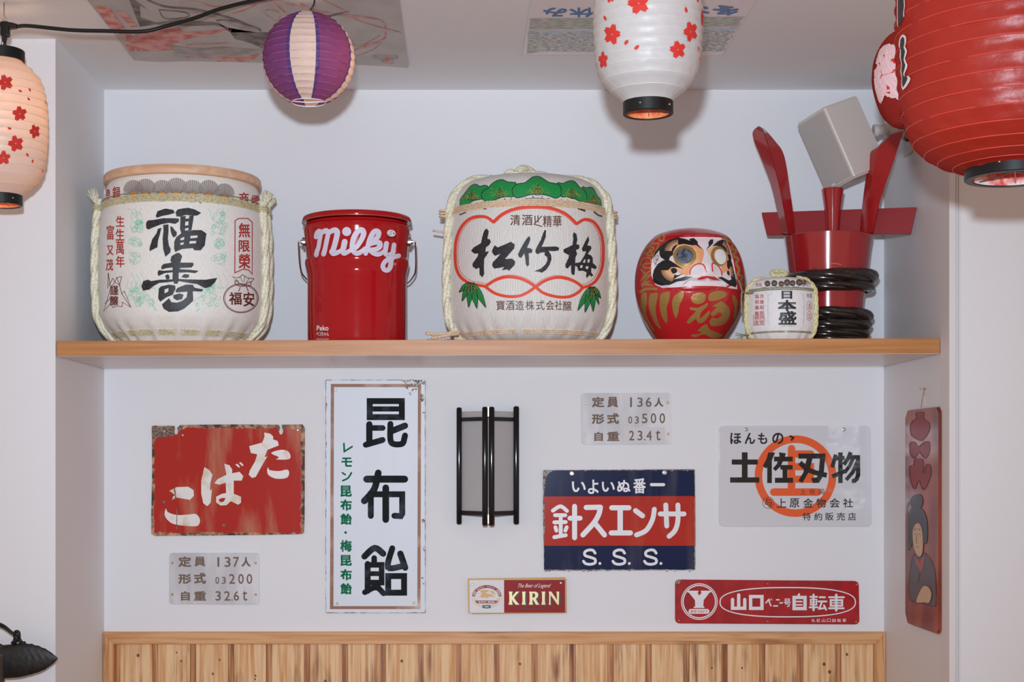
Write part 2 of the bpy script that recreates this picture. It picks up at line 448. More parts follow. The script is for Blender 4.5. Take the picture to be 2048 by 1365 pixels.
def prism_xz(name, pts, ya, yb, m, par, bev=0.0012):
    fr = [Vector((x, ya, z)) for x, z in pts]; bk = [Vector((x, yb, z)) for x, z in pts]; n = len(pts)
    bm = bmesh.new(); vs = [bm.verts.new(v) for v in fr+bk]; bm.faces.new(vs[:n]); bm.faces.new(vs[n:][::-1])
    for i in range(n): j = (i+1) % n; bm.faces.new([vs[i], vs[n+i], vs[n+j], vs[j]])
    bmesh.ops.recalc_face_normals(bm, faces=bm.faces[:])
    if bev: bmesh.ops.bevel(bm, geom=[e for e in bm.edges if all(abs(v.co.y-ya) < 1e-6 for v in e.verts)], offset=bev, segments=2, affect='EDGES')
    bm.verts.index_update(); V = [v.co.copy() for v in bm.verts]; F = [[v.index for v in f.verts] for f in bm.faces]; bm.free()
    return mk(name, V, F, m, par)
prism_xz('top_rail', [(x0, wz1), (x1, wz1), (x1-fw, zt), (x0+fw, zt)], yf, YB, M_rail, wc)
prism_xz('stile', [(x0, wz1), (x0+fw, zt), (x0+fw, 0.005), (x0, 0.005)], yf, YB, M_stile, wc)
prism_xz('stile', [(x1, wz1), (x1, 0.005), (x1-fw, 0.005), (x1-fw, zt)], yf, YB, M_stile, wc)
npl = 20; span = (x1-fw)-(x0+fw); pitch = span/npl; sw = 0.012
pl_me = st_me = None
rk = random.Random(3)
for i in range(npl):
    a = x0+fw+i*pitch
    if pl_me is None:
        v, f = box_vf(-(pitch-sw)/2+0.0006, (pitch-sw)/2-0.0006, -0.0045, 0.0045, 0, zt-0.006, bev=0.0012); o = mk('plank', v, f, M_plank, origin=(0, 0, 0)); pl_me = o.data; o.parent = wc
    else: o = bpy.data.objects.new('plank', pl_me); link(o, wc)
    o.location = Vector((a+sw+(pitch-sw)/2, YB-0.0045, 0.005))-ORG[wc.name]; ORG[o.name] = ORG[wc.name]+o.location
    for q in range(rk.choice((0, 1, 1, 2))):                       # knots: shallow plugs in the board face
        kxx = o.location.x+ORG[wc.name].x+rk.uniform(-0.024, 0.024); kz = wz1-rk.uniform(0.04, 0.14); r = rk.uniform(0.0022, 0.0045)
        pts = [Vector((kxx+r*0.8*math.cos(t*PI/5), YB-0.0094, kz+r*math.sin(t*PI/5))) for t in range(10)]
        mk('knot', pts, [list(range(10))[::-1]], M_knot, wc)
    if st_me is None:
        v, f = box_vf(-sw/2, sw/2, -0.003, 0.003, 0, zt-0.006); s = mk('groove_strip', v, f, M_strip, origin=(0, 0, 0)); st_me = s.data; s.parent = wc
    else: s = bpy.data.objects.new('groove_strip', st_me); link(s, wc)
    s.location = Vector((a+sw/2, YB-0.003, 0.005))-ORG[wc.name]

# shelf
M_shelf = wood('beech_shelf', rgb(176, 122, 72), rgb(148, 94, 44), 'X', 3.0, (0.35, 0.72), 0.42, coat=0.0)
def shz(x): return 1.8452+x*0.0030
v, f = box_vf(XL+0.002, XR-0.003, 0.0, YB-0.001, -0.030, 0.0, bev=0.0008)
v = [Vector((q.x, q.y, q.z+shz(q.x))) for q in v]
o = mk('shelf', v, f, M_shelf, origin=(0.07, 0.2, shz(0.07)-0.03)); tag(o, 'long pale beech shelf board spanning the niche', 'shelf')
v, f = box_vf(XL+0.003, XR-0.004, 0.0012, YB-0.0068, -0.0308, -0.0301)  # thin added layer: pale colour stands in for the white wall's grazing reflection
mk('underside_sheen', [Vector((q.x, q.y, q.z+shz(q.x))) for q in v], f, wood('pale_sheen_wood', rgb(206, 192, 184), rgb(186, 168, 158), 'X', 2.0, (0.35, 0.72), 0.3), o)['label'] = 'pale grey-beige underside'
v, f = box_vf(XL+0.003, XR-0.003, YB-0.006, YB-0.0005, -0.0335, -0.0301)
s1 = mk('caulk_line', [Vector((q.x, q.y, q.z+shz(q.x))) for q in v], f, M_trim, o)

# ------------------------------------------------------------------ shared inks
K_ = lambda n, *c, **k: mat(n, rgb(*c), k.pop('rough', 0.4), **k)
BLACK = K_('black_paint', 28, 27, 30, rough=0.35)
WHITE = K_('white_paint', 205, 205, 208, rough=0.35)
INK = K_('brush_ink', 24, 22, 24, rough=0.5, col2=rgb(45, 45, 50), scale=300)
REDI = K_('red_print', 160, 42, 36, rough=0.6)
BROWNI = K_('brown_print', 96, 40, 26, rough=0.6)
ORANGEI = K_('vermilion_print', 205, 62, 38, rough=0.55)
GREENI = K_('green_print', 18, 128, 62, rough=0.5)
PALEGREEN = K_('pale_green_print', 96, 178, 140, rough=0.7)
GOLDI = K_('gold_print', 196, 128, 52, rough=0.5)
M_steel = mat('steel', (0.6, 0.6, 0.6, 1), 0.3, 1.0)
M_brass = mat('brass', (0.62, 0.46, 0.25, 1), 0.35, 1.0)
M_blackpl = mat('black_plastic', (0.009, 0.009, 0.009, 1), 0.42, spec=0.4)
DW = 3.33
exec_signs = True

# ------------------------------------------------------------------ signs on the back wall
def rust_sheet(name, x0, y0, x1, y1, d, base, rust, light, edge=0.012, amount=0.5, rough=0.16):
    m = bpy.data.materials.new(name); m.use_nodes = True; N, L = nodes(m); b = N['Principled BSDF']; b.inputs['Roughness'].default_value = 0.25; b.inputs['Specular IOR Level'].default_value = 0.3
    tc = N.new('ShaderNodeNewGeometry'); sp = N.new('ShaderNodeSeparateXYZ'); L.new(tc.outputs['Position'], sp.inputs[0])
    A = P(x0, y0, d); B = P(x1, y1, d)
    def math_(op, a, bb):
        q = N.new('ShaderNodeMath'); q.operation = op
        for i, v in enumerate((a, bb)):
            if isinstance(v, (int, float)): q.inputs[i].default_value = v
            else: L.new(v, q.inputs[i])
        return q.outputs[0]
    e = math_('MINIMUM', math_('MINIMUM', math_('SUBTRACT', sp.outputs[0], A.x), math_('SUBTRACT', B.x, sp.outputs[0])),
              math_('MINIMUM', math_('SUBTRACT', A.z, sp.outputs[2]), math_('SUBTRACT', sp.outputs[2], B.z)))
    n = N.new('ShaderNodeTexNoise'); n.inputs['Scale'].default_value = 90; n.inputs['Detail'].default_value = 5; L.new(tc.outputs['Position'], n.inputs['Vector'])
    e2 = math_('ADD', e, math_('MULTIPLY', math_('SUBTRACT', n.outputs['Fac'], 0.5), edge*1.6))
    cr = N.new('ShaderNodeValToRGB'); L.new(math_('DIVIDE', e2, edge*2), cr.inputs[0]); el = cr.color_ramp.elements
    el[0].position = 0.30; el[0].color = (1, 1, 1, 1); el[1].position = 0.42; el[1].color = (0, 0, 0, 1)
    mp = N.new('ShaderNodeMapping'); mp.inputs['Scale'].default_value = (26, 26, 5); L.new(tc.outputs['Position'], mp.inputs[0])
    n2 = N.new('ShaderNodeTexNoise'); n2.inputs['Scale'].default_value = 1; n2.inputs['Detail'].default_value = 6; L.new(mp.outputs[0], n2.inputs['Vector'])
    c2 = N.new('ShaderNodeValToRGB'); L.new(n2.outputs['Fac'], c2.inputs[0]); c2.color_ramp.elements[0].position = 0.5; c2.color_ramp.elements[1].position = 0.75
    c2.color_ramp.elements[0].color = base; c2.color_ramp.elements[1].color = tuple(base[i]+(light[i]-base[i])*amount for i in range(3))+(1,)
    n3 = N.new('ShaderNodeTexNoise'); n3.inputs['Scale'].default_value = 70; n3.inputs['Detail'].default_value = 4; L.new(tc.outputs['Position'], n3.inputs['Vector'])
    c3 = N.new('ShaderNodeValToRGB'); L.new(n3.outputs['Fac'], c3.inputs[0]); c3.color_ramp.elements[0].position = 0.4; c3.color_ramp.elements[1].position = 0.62
    c3.color_ramp.elements[0].color = rust; c3.color_ramp.elements[1].color = light
    mx = N.new('ShaderNodeMix'); mx.data_type = 'RGBA'; L.new(cr.outputs[0], mx.inputs['Factor']); L.new(c2.outputs[0], mx.inputs[6]); L.new(c3.outputs[0], mx.inputs[7])
    L.new(mx.outputs[2], b.inputs['Base Color'])
    r = math_('ADD', math_('MULTIPLY', cr.outputs[0], 0.5), rough); L.new(r, b.inputs['Roughness'])
    return m
def sign(name, pts, label, cat, m, th=0.004, d=None, bev=0.0006):
    d = d or DW-0.006
    cx = sum(p[0] for p in pts)/len(pts); cy = max(p[1] for p in pts)
    r = root(name, P(cx, cy, d), label, cat)
    pl = slab('plate', pts, d, DW-0.0005, m, r, bev=bev)
    return r, pl, on_depth(d)
def quad(c, r):
    """rounded quadrilateral, corners TL TR BR BL"""
    o = []
    for i in range(4):
        p = Vector(c[i]); a = (Vector(c[i-1])-p).normalized(); b = (Vector(c[(i+1) % 4])-p).normalized()
        for k in range(6):
            t = k/5; q = (p+a*r)*(1-t)**2+p*2*t*(1-t)+(p+b*r)*t*t; o.append((q.x, q.y))
    return o
# red tobacco sign
M_tab = rust_sheet('rusty_red_enamel', 303, 851, 608, 1072, DW-0.006, rgb(160, 38, 32), rgb(70, 50, 40), rgb(176, 140, 110), 0.009, 0.6)
T = (280, 830, 3.4125)
pts = [(80, 80), (90, 75), (232, 75), (237, 92), (232, 118), (240, 136), (256, 132), (260, 112), (253, 90), (275, 70), (600, 66), (945, 68), (955, 90), (947, 115), (955, 136), (972, 132), (976, 108), (965, 68), (1108, 66), (1124, 90), (1122, 700), (1118, 805), (1105, 815), (800, 822), (100, 828), (76, 815), (76, 700), (82, 400)]
r, pl, S = sign('tobacco_sign', [(T[0]+x/T[2], T[1]+y/T[2]) for x, y in pts], 'rusty red enamel sign with three slanting white hiragana', 'sign', M_tab)
cream = mat('stained_cream_enamel', rgb(208, 204, 200), 0.3, col2=rgb(190, 160, 120), scale=30, lo=0.5, hi=0.75)
i = Ink(cream, T)
i.poly([(848,122),(890,130),(910,150),(908,168),(940,180),(947,210),(870,240),(850,290),(868,285),(820,370),(790,425),(765,432),(742,410),(750,380),(785,320),(800,270),(757,262),(745,215),(835,190),(850,150)])
i.poly([(895,262),(960,240),(1010,250),(1028,285),(1010,305),(930,305),(948,290)], smooth=3)
i.poly([(875,358),(885,378),(950,385),(1005,375),(1018,400),(1000,432),(930,437),(880,415),(867,385)], smooth=3)
i.cut(); i.poly([(440,358),(475,380),(495,410),(480,470),(478,520),(492,505),(482,600),(460,625),(432,605),(418,540),(418,450),(432,390)])
i.poly([(575,335),(610,345),(630,375),(628,400),(680,390),(705,420),(695,450),(640,450),(640,540),(690,560),(690,600),(670,615),(620,590),(590,618),(550,620),(520,600),(520,560),(560,540),(588,535),(585,465),(540,478),(508,468),(530,440),(590,410)], holes=[[(535,580),(560,568),(585,570),(570,595),(548,598)]])
i.poly([(650,340),(665,335),(683,355),(675,362)]); i.poly([(675,327),(690,325),(708,345),(698,352)])
i.cut(); i.poly([(200,520),(250,495),(330,492),(365,515),(368,555),(340,582),(290,572),(240,565),(220,585),(225,560),(240,548)])
i.poly([(178,640),(190,665),(250,685),(330,682),(380,678),(408,710),(405,745),(380,762),(300,758),(225,745),(185,715),(168,680)], smooth=3)
lay('lettering', i, S, r)
i = Ink(mat('rust_patch', rgb(78, 60, 50), 0.7, col2=rgb(130, 110, 100), scale=200), T)
i.poly([(84,90),(235,78),(234,118),(240,136),(200,150),(130,155),(86,170)]); i.poly([(256,132),(262,100),(272,74),(300,74),(280,105)]); i.poly([(935,72),(950,95),(946,120),(940,110)]); i.poly([(976,70),(1010,72),(985,100),(978,125)])
i.stroke([(235,505),(243,560),(238,575)], 9); i.stroke([(250,640),(252,700),(250,780)], 5); i.disc(165,597,10); i.disc(572,755,10)
lay('rust_patch', i, S, r, 0.0005)
for x, y in ((167,112),(1077,106),(292,140)): screw(r, T[0]+x/T[2], T[1]+y/T[2], DW-0.0061, 0.0028, M_steel)
# train number plates
def plate(name, q, T, label, rows, screws, patch=None):
    m = mat(name+'_metal', rgb(168, 166, 168), 0.5, 0.1, col2=rgb(192, 190, 192), spec=0.3, scale=14, stretch=(1, 1, 0.3), bump=0.1, bscale=200)
    r, pl, S = sign('train_data_plate', quad(q, 7), label, 'plate', m)
    i = Ink(mat('engraved_brown', rgb(104, 86, 74), 0.7), T)
    for ch, x0, y0, x1, y1 in rows:
        if ch == '1': i.cut(); i.stroke([(x0, y0+6), (x0, y1-6)], 13)
        elif ch == '.': i.cut(); i.disc(x0, y0, 5)
        elif ord(ch) < 128: i.txt(ch, x0, y0, x1, y1, 0.02)
        else: i.txt(ch, x0, y0, x1, y1, 0.034)
    lay('engraved_lettering', i, S, r)
    if patch: lay('patch', Ink(mat('bright_patch', rgb(184, 182, 184), 0.5), T).rect(*patch), S, r, 0.00015)
    for x, y in screws: screw(r, T[0]+x/T[2], T[1]+y/T[2], DW-0.006, 0.0028, M_brass)
T = (280, 830, 3.4125)
plate('plate_a', [(338,1107),(518,1107),(519,1210),(338,1209)], T, 'grey metal train data plate reading 137 and 32.6t, below red sign',
  [('定',262,968,350,1040),('員',370,970,447,1035),('1',535,972,535,1040),('3',577,972,618,1040),('7',636,972,676,1040),('人',692,972,755,1038),
   ('形',262,1088,350,1155),('式',370,1080,450,1155),('0',515,1108,540,1155),('3',558,1108,586,1155),('2',608,1088,648,1155),('0',670,1088,708,1155),('0',728,1088,766,1155),
   ('自',280,1205,340,1270),('重',368,1205,452,1270),('3',515,1205,552,1270),('2',575,1205,615,1270),('.',628,1265,0,0),('6',640,1205,676,1270),('t',700,1203,732,1270)],
  ((221,1012),(788,1012),(221,1228),(790,1228)))
T = (1070, 770, 3.5)
plate('plate_b', [(1162,787),(1342,786),(1344,889),(1164,890)], T, 'grey metal train data plate reading 136 and 23.4t, above navy sign',
  [('定',398,85,485,158),('員',505,85,582,158),('1',672,88,672,158),('3',716,90,754,155),('6',775,88,815,155),('人',835,90,898,155),
   ('形',398,205,485,275),('式',505,200,588,275),('0',653,222,680,272),('3',698,222,727,272),('5',748,203,787,270),('0',810,200,848,270),('0',872,200,910,270),
   ('自',415,330,475,395),('重',505,328,590,395),('2',658,322,695,390),('3',718,322,752,390),('.',767,385,0,0),('4',780,322,818,390),('t',845,318,878,390)],
  ((352,130),(929,125),(354,350),(933,345)), (628,298,908,408))
# tall candy sign
T = (640, 740, 2.676)
M_tall = rust_sheet('scratched_pale_sheet', 651, 760, 851, 1227, DW-0.006, rgb(196, 202, 212), rgb(120, 105, 90), rgb(190, 192, 196), 0.002, 0.3, 0.4)
r, pl, S = sign('candy_sign', quad([(651,760),(851,760),(851,1227),(651,1227)], 2), 'tall white sign with large black characters and a brown border', 'sign', M_tall)
i = Ink(mat('worn_brown_border', rgb(132, 88, 62), 0.5, col2=rgb(186, 160, 148), scale=16, lo=0.5, hi=0.75), T)
for b in ((58,76,540,93),(54,1266,536,1282)): i.rect(*b)
i.poly([(58,76),(75,76),(72,1282),(53,1282)]); i.poly([(524,76),(541,76),(538,1280),(521,1280)])
lay('border', i, S, r)
i = Ink(mat('worn_black_enamel', rgb(26, 29, 32), 0.6, spec=0.06, col2=rgb(70, 80, 90), scale=24, lo=0.5, hi=0.8), T)
i.stroke([(266,168),(438,168),(438,254),(266,254)], 32, 0, closed=True); i.stroke([(268,210),(437,210)], 28)
i.stroke([(264,292),(264,395)], 34); i.stroke([(264,312),(336,312)], 30); i.stroke([(245,402),(335,376)], 32)
i.stroke([(377,290),(377,375),(395,398),(440,396),(452,365),(455,352)], 32); i.stroke([(455,300),(380,330)], 34)
i.cut(); i.stroke([(250,586),(453,586)], 38); i.stroke([(312,552),(290,640),(237,703)], 36); i.stroke([(352,632),(352,803)], 36)
i.stroke([(272,783),(272,667),(440,667),(440,770),(432,784),(398,782)], 32, 0)
i.cut(); i.stroke([(238,1000),(292,955),(338,985)], 34); i.stroke([(290,1008),(290,1030)], 30); i.stroke([(256,1045),(330,1045),(330,1140),(258,1140)], 30, 0); i.stroke([(255,1040),(255,1185)], 32); i.stroke([(258,1092),(330,1092)], 26)
i.stroke([(240,1192),(300,1165),(340,1198)], 30); i.stroke([(325,1135),(300,1170)], 26)
i.stroke([(387,956),(364,1058),(440,1052)], 32); i.stroke([(430,985),(456,1060)], 34); i.stroke([(365,1105),(450,1105),(450,1194),(365,1194)], 32, 0, closed=True)
lay('large_lettering', i, S, r, 0.0004)
i = Ink(K_('green_lettering', 2, 98, 64, rough=.65, spec=.1), T); bd = 0.036
i.cut(); i.stroke([(128,395),(130,438),(172,412)], 9, 0); i.txt('モ',115,470,172,520,bd); i.cut(); i.stroke([(120,552),(135,562)],9); i.stroke([(122,594),(150,580),(168,552)],9)
for ch, a, b in (('昆',620,680),('布',695,755),('飴',770,830),('梅',912,975),('昆',992,1050),('布',1068,1128),('飴',1143,1203)): i.txt(ch,109,a,170,b,bd)
i.cut(); i.disc(137,872,7); lay('small_lettering', i, S, r, 0.0004)
i = Ink(mat('flaked_rust', rgb(104, 88, 76), 0.8, col2=rgb(190, 186, 184), scale=180, lo=0.45, hi=0.6), T); rr = random.Random(5)
for k in range(46):
    x, y = rr.gauss(505, 34), abs(rr.gauss(0, 30))+56
    if 440 < x < 565: i.disc(x, y, rr.uniform(2, 11), rr.uniform(2, 7), n=7, rot=rr.uniform(0, 3))
for x, y, a, b in ((555,230,8,3),(553,810,9,12),(558,960,8,13),(548,1115,7,4),(553,1145,4,5),(35,190,3,14),(33,400,3,20),(545,150,14,22)): i.disc(x, y, a, b, n=9)
lay('rust_patch', i, S, r, 0.0006)
for x, y in ((84,110),(505,112),(92,1252),(503,1250)): screw(r, T[0]+x/T[2], T[1]+y/T[2], DW-0.006, 0.0026, M_brass)
# navy and red needle sign
T = (1070, 770, 3.5)
M_nav = rust_sheet('chipped_navy_enamel', 1086, 939, 1391, 1142, DW-0.006, rgb(10, 26, 62), rgb(90, 78, 72), rgb(150, 142, 138), 0.0035, 0.12)
r, pl, S = sign('needle_sign', quad([(1086,941),(1390,939),(1391,1141),(1088,1142)], 3), 'enamel sign in navy, red and navy bands with white characters', 'sign', M_nav)
lay('red_band', Ink(rust_sheet('faded_red_enamel', 1086, 900, 1391, 1200, DW-0.006, rgb(162, 40, 32), rgb(120, 90, 80), rgb(170, 90, 70), 0.004, 0.4), T).poly([(60,783),(1122,780),(1124,1128),(64,1128)]), S, r)
i = Ink(WHITE, T)
for ch, a, b, c, d in (('い',258,678,355,752),('よ',370,665,445,765),('い',468,680,558,750),('ぬ',575,668,668,752),('番',688,655,775,762)): i.txt(ch,a,b,c,d,0.024)
i.cut(); i.stroke([(815,700),(900,700)], 22); i.cut()
for s in ([(125,882),(178,852),(224,884)],[(140,914),(212,914)],[(135,964),(215,962)],[(180,914),(180,1058)],[(143,998),(150,1022)],[(222,998),(212,1022)],[(135,1068),(215,1054)]): i.stroke(s, 27)
i.stroke([(244,935),(316,935)], 34); i.stroke([(277,852),(277,1072)], 35)
i.cut(); i.stroke([(358,860),(458,858)], 36); i.stroke([(458,858),(445,910),(410,970),(335,1052)], 36); i.stroke([(415,965),(486,1052)], 36)
i.cut(); i.stroke([(537,862),(657,862)], 36); i.stroke([(596,865),(596,1035)], 38); i.stroke([(533,1038),(668,1038)], 36)
i.cut(); i.stroke([(704,882),(752,918)], 36); i.stroke([(835,872),(822,945),(778,1020),(710,1052)], 34)
i.cut(); i.stroke([(876,905),(1043,905)], 34); i.stroke([(915,842),(922,990)], 34); i.stroke([(1000,842),(1000,950),(980,1020),(938,1062)], 34)
for x in (335, 541, 762): i.cut(); i.stroke([(x+86,1180),(x+70,1160),(x+40,1158),(x+14,1172),(x+16,1196),(x+50,1208),(x+84,1222),(x+84,1248),(x+50,1258),(x+18,1252),(x+4,1236)], 19, 4); i.disc(x+119, 1252, 10)
lay('lettering', i, S, r, 0.0006)
i = Ink(mat('chipped_edge', rgb(150, 142, 138), 0.7, col2=rgb(80, 66, 60), scale=150, lo=0.45, hi=0.6), T)
i.poly([(55,600),(130,600),(95,620),(75,650),(72,700),(66,745),(58,700)]); i.poly([(56,800),(70,830),(62,900),(72,1000),(64,1050),(60,1100),(56,950)])
for k in range(30): i.disc(rr.uniform(75, 1110), rr.choice((598, 603, 1303, 1306)), rr.uniform(3, 12), 3, n=6)
lay('chipped_edge', i, S, r, 0.0007)
for x, y in ((258,622),(908,616)): screw(r, T[0]+x/T[2], T[1]+y/T[2], DW-0.0062, 0.0055, M_steel, 'washer')
# knife sign
T = (1420, 830, 5.688)
M_tosa = mat('warped_white_enamel', rgb(190, 190, 194), 0.16, coat=0.15, bump=0.9, bscale=9, bdist=0.006)
r, pl, S = sign('knife_shop_sign', quad([(1438,852),(1742,852),(1744,1054),(1438,1054)], 11), 'glossy white sign with an orange ring emblem behind black characters', 'sign', M_tosa, bev=0.0012)
i = Ink(mat('orange_enamel', rgb(208, 84, 40), 0.2, bump=0.7, bscale=9, bdist=0.006), T)
i.ring(972,700,421,86,n=96); i.stroke([(927,385),(927,880)], 85); i.stroke([(935,447),(1148,447)], 82, 0); i.stroke([(930,592),(1143,592),(1143,735),(930,735)], 82, 0); i.stroke([(724,881),(1223,881)], 86)
lay('ring_emblem', i, S, r, 0.0003)
i = Ink(mat('gloss_black_enamel', rgb(22, 20, 20), 0.18, bump=0.8, bscale=14, bdist=0.005), T)
i.rect(247,510,543,568).rect(362,428,427,720).rect(228,713,560,773)
i.cut(); i.poly([(662,430),(740,430),(703,520),(703,778),(650,778),(650,600),(638,612),(598,585),(640,510)])
i.rect(728,478,940,532).poly([(785,428),(862,440),(845,500),(800,590),(745,642),(715,612),(760,560),(790,478)]).rect(800,573,940,625).rect(825,600,880,735).rect(738,718,945,775)
i.cut(); i.poly([(1005,442),(1315,442),(1290,690),(1240,775),(1170,778),(1150,722),(1210,715),(1232,690),(1250,500),(1165,500),(1130,640),(1050,778),(1003,750),(1060,660),(1100,500),(1005,500)])
i.stroke([(1022,545),(1100,615),(1200,660),(1328,690)], 56, 3, cap=False)
c0 = dict(smooth=0, cap=False)
i.cut(); i.stroke([(1430,455),(1390,600)],45,**c0).stroke([(1405,500),(1530,492)],46,**c0).rect(1458,430,1508,778).stroke([(1390,705),(1535,640)],48,**c0)
i.stroke([(1600,428),(1570,500),(1520,570)],45,**c0).stroke([(1570,484),(1704,484)],48,**c0).poly([(1658,462),(1706,462),(1708,690),(1690,745),(1650,778),(1612,778),(1612,735),(1645,720),(1658,690)]).stroke([(1625,500),(1590,580),(1530,660)],40,**c0).stroke([(1672,540),(1620,660),(1548,742)],42,**c0)
for ch, a, b in (('ほ',230,355),('ん',395,512),('も',545,650),('の',708,835)): i.txt(ch,a,206,b,334,0.024)
i.cut(); i.stroke([(905,240),(948,262),(922,294)],22,0,cap=False)
lay('large_lettering', i, S, r, 0.0006)
i = Ink(K_('dark_enamel', 44, 34, 34, rough=0.25), T)
i.row('土佐国', ((1027,1088),(1130,1195),(1238,1298)), 845, 905); i.cut(); i.ring(663,1003,64,5); i.txt('与',622,952,706,1046,0.012)
i.row('上原金物会社', ((757,868),(905,1015),(1060,1172),(1208,1318),(1360,1475),(1512,1625)), 952, 1058, 0.012)
i.row('特約販売店', ((1055,1145),(1185,1275),(1310,1405),(1440,1535),(1570,1660)), 1115, 1204, 0.008)
lay('small_lettering', i, S, r, 0.0006)
for x, y in ((412,168),(1523,168)): screw(r, T[0]+x/T[2], T[1]+y/T[2], DW-0.0062, 0.0042, M_steel, 'grommet')
# bicycle sign
T = (1340, 1150, 5.12)
M_ben = mat('red_enamel', rgb(158, 26, 34), 0.22, col2=rgb(140, 20, 28), scale=30, bump=0.3, bscale=8, bdist=0.003)
r, pl, S = sign('bicycle_sign', quad([(1350.5,1160),(1718,1163),(1719.5,1250),(1350.5,1248)], 10), 'long red enamel sign with a circled letter Y and an oval outline', 'sign', M_ben, bev=0.0022)
i = Ink(WHITE, T); i.ring(300,277,183,9).ring(300,277,166,12)
i.poly([(180,165),(290,165),(290,180),(280,184),(300,215),(325,184),(316,180),(316,165),(418,165),(418,182),(403,186),(345,262),(340,325),(352,330),(352,342),(242,342),(242,330),(258,325),(255,262),(195,186),(180,182)])
i.cut(); i.rrect(190,352,403,401,24); i.cut(); i.ring(1205,283,693,12,ry=150,n=120,e=0.80)
i.cut(); i.stroke([(640,255),(640,345),(765,345),(765,255)],34,0).stroke([(703,208),(703,345)],34).cut().stroke([(825,225),(941,225),(941,346),(825,346)],34,0,closed=True)
i.cut(); i.stroke([(978,294),(1008,258),(1035,325)],14,0,cap=False).stroke([(1020,250),(1026,264)],7).stroke([(1036,248),(1042,262)],7).cut().stroke([(1085,258),(1122,258)],14,cap=False).stroke([(1056,321),(1106,321)],14,cap=False).cut().stroke([(1120,290),(1154,290)],14,cap=False).txt('号',1165,246,1236,330,0.02,0.0)
i.cut(); i.stroke([(1270,234),(1382,234),(1382,348),(1270,348)],34,0,closed=True).stroke([(1275,276),(1350,276)],15).stroke([(1275,310),(1350,310)],15).stroke([(1322,202),(1308,228)],22)
w = 19
i.cut(); i.stroke([(1435,228),(1505,228)],w).stroke([(1440,256),(1500,256),(1500,308),(1440,308)],15,0,closed=True).stroke([(1440,282),(1500,282)],10).stroke([(1430,335),(1510,335)],w).stroke([(1469,206),(1469,365)],w+3)
i.stroke([(1532,232),(1586,232)],w).stroke([(1520,275),(1600,275)],w).stroke([(1556,278),(1528,350),(1590,342)],w,0).stroke([(1576,316),(1598,360)],w)
i.cut(); i.stroke([(1628,232),(1780,232)],w).stroke([(1645,262),(1762,262),(1762,318),(1645,318)],20,0,closed=True).stroke([(1645,290),(1760,290)],13).stroke([(1628,345),(1778,345)],w).stroke([(1702,208),(1702,366)],26)
for k, ch in enumerate('丸紅山口自転車'): x = 1448+k*53; i.txt(ch, x, 451, x+37, 487, 0.008)
lay('lettering', i, S, r, 0.0004)
i = Ink(M_ben, T)
for k, ch in enumerate('BENNY'): x = 214+k*36; i.txt(ch, x, 364, x+27, 390, 0.0)
lay('badge_lettering', i, S, r, 0.0007)
i = Ink(mat('bare_chip', rgb(120, 116, 112), 0.5), T); i.poly([(60,75),(80,58),(118,52),(105,66),(90,88),(78,78),(66,95),(62,110)]); lay('chipped_corner', i, S, r, 0.0006)
for x, y in ((90,88),(1912,102),(90,470),(1905,487)): screw(r, T[0]+x/T[2], T[1]+y/T[2], DW-0.0062, 0.0022, M_brass)
for x, y in ((1000,95),(1000,480)): screw(r, T[0]+x/T[2], T[1]+y/T[2], DW-0.0062, 0.0017, M_steel)
# beer sign
T = (920, 1140, 8.904)
M_goldm = mat('gold_metal', (0.36, 0.20, 0.06, 1), 0.4, 0.5)
r, pl, S = sign('beer_sign', [(T[0]+x/T[2], T[1]+y/T[2]) for x, y in ((135,180),(150,165),(1875,145),(1895,170),(1902,770),(1860,775),(215,792),(208,772),(150,775))], 'small gold-framed plate in white and crimson with embossed gold lettering', 'sign', M_goldm, d=DW-0.010, bev=0.001)
S = on_depth(DW-0.0102)
SM_w = mat('gloss_white', rgb(205, 206, 208), 0.15, coat=0.5); SM_r = mat('gloss_crimson', rgb(132, 14, 30), 0.15, coat=0.5)
lay('white_panel', Ink(SM_w, T).poly([(170,188),(784,186),(785,768),(172,770)]), S, r, 0.0003)
lay('crimson_panel', Ink(SM_r, T).poly([(785,186),(1868,183),(1870,764),(785,768)]), S, r, 0.0003)
K5 = (('K',865,1055),('I',1100,1168),('R',1225,1412),('I',1450,1518),('N',1578,1765))
def kirin(i, dx, dy, gr=0):
    def p(l): i.poly([(x+dx, y+dy) for x, y in l])
    def I(x): p([(x,392),(x+72,392),(x+62,420),(x+60,560),(x+70,625),(x-2,625),(x+12,560),(x+10,420)])
    i.cut(); I(866); p([(1000,392),(1055,392),(1000,450),(960,500),(1000,560),(1058,625),(990,625),(950,575),(918,520),(918,490)])
    i.cut(); I(1100); i.cut(); I(1228); i.poly([(x+dx,y+dy) for x,y in [(1285,394),(1340,392),(1380,410),(1394,450),(1380,495),(1350,520),(1375,570),(1412,625),(1350,625),(1315,560),(1285,525),(1285,500),(1320,496),(1340,470),(1335,435),(1310,420),(1285,420)]])
    i.cut(); I(1450); i.cut(); p([(1578,392),(1625,392),(1728,540),(1722,420),(1712,392),(1765,392),(1760,625),(1735,625),(1612,450),(1612,600),(1616,625),(1576,625),(1586,600),(1588,430)])
    return i
lay('letter_shadow', kirin(Ink(BLACK, T), 28, 24), S, r, 0.0006)
lay('embossed_lettering', kirin(Ink(mat('embossed_gold', (0.55, 0.47, 0.26, 1), 0.35, 0.6), T), 0, 0), S, r, 0.0012)
i = Ink(WHITE, T); i.txt('The Beer of Legend', 1032, 250, 1622, 340, 0.0, 0.6); lay('small_lettering', i, S, r, 0.0006)
i = Ink(BLACK, T); i.txt('KIRIN BREWERY CO.,LTD.', 1020, 688, 1632, 716, 0.01); lay('small_lettering', i, S, r, 0.0006)
i = Ink(SM_r, T)
V = []; F = []
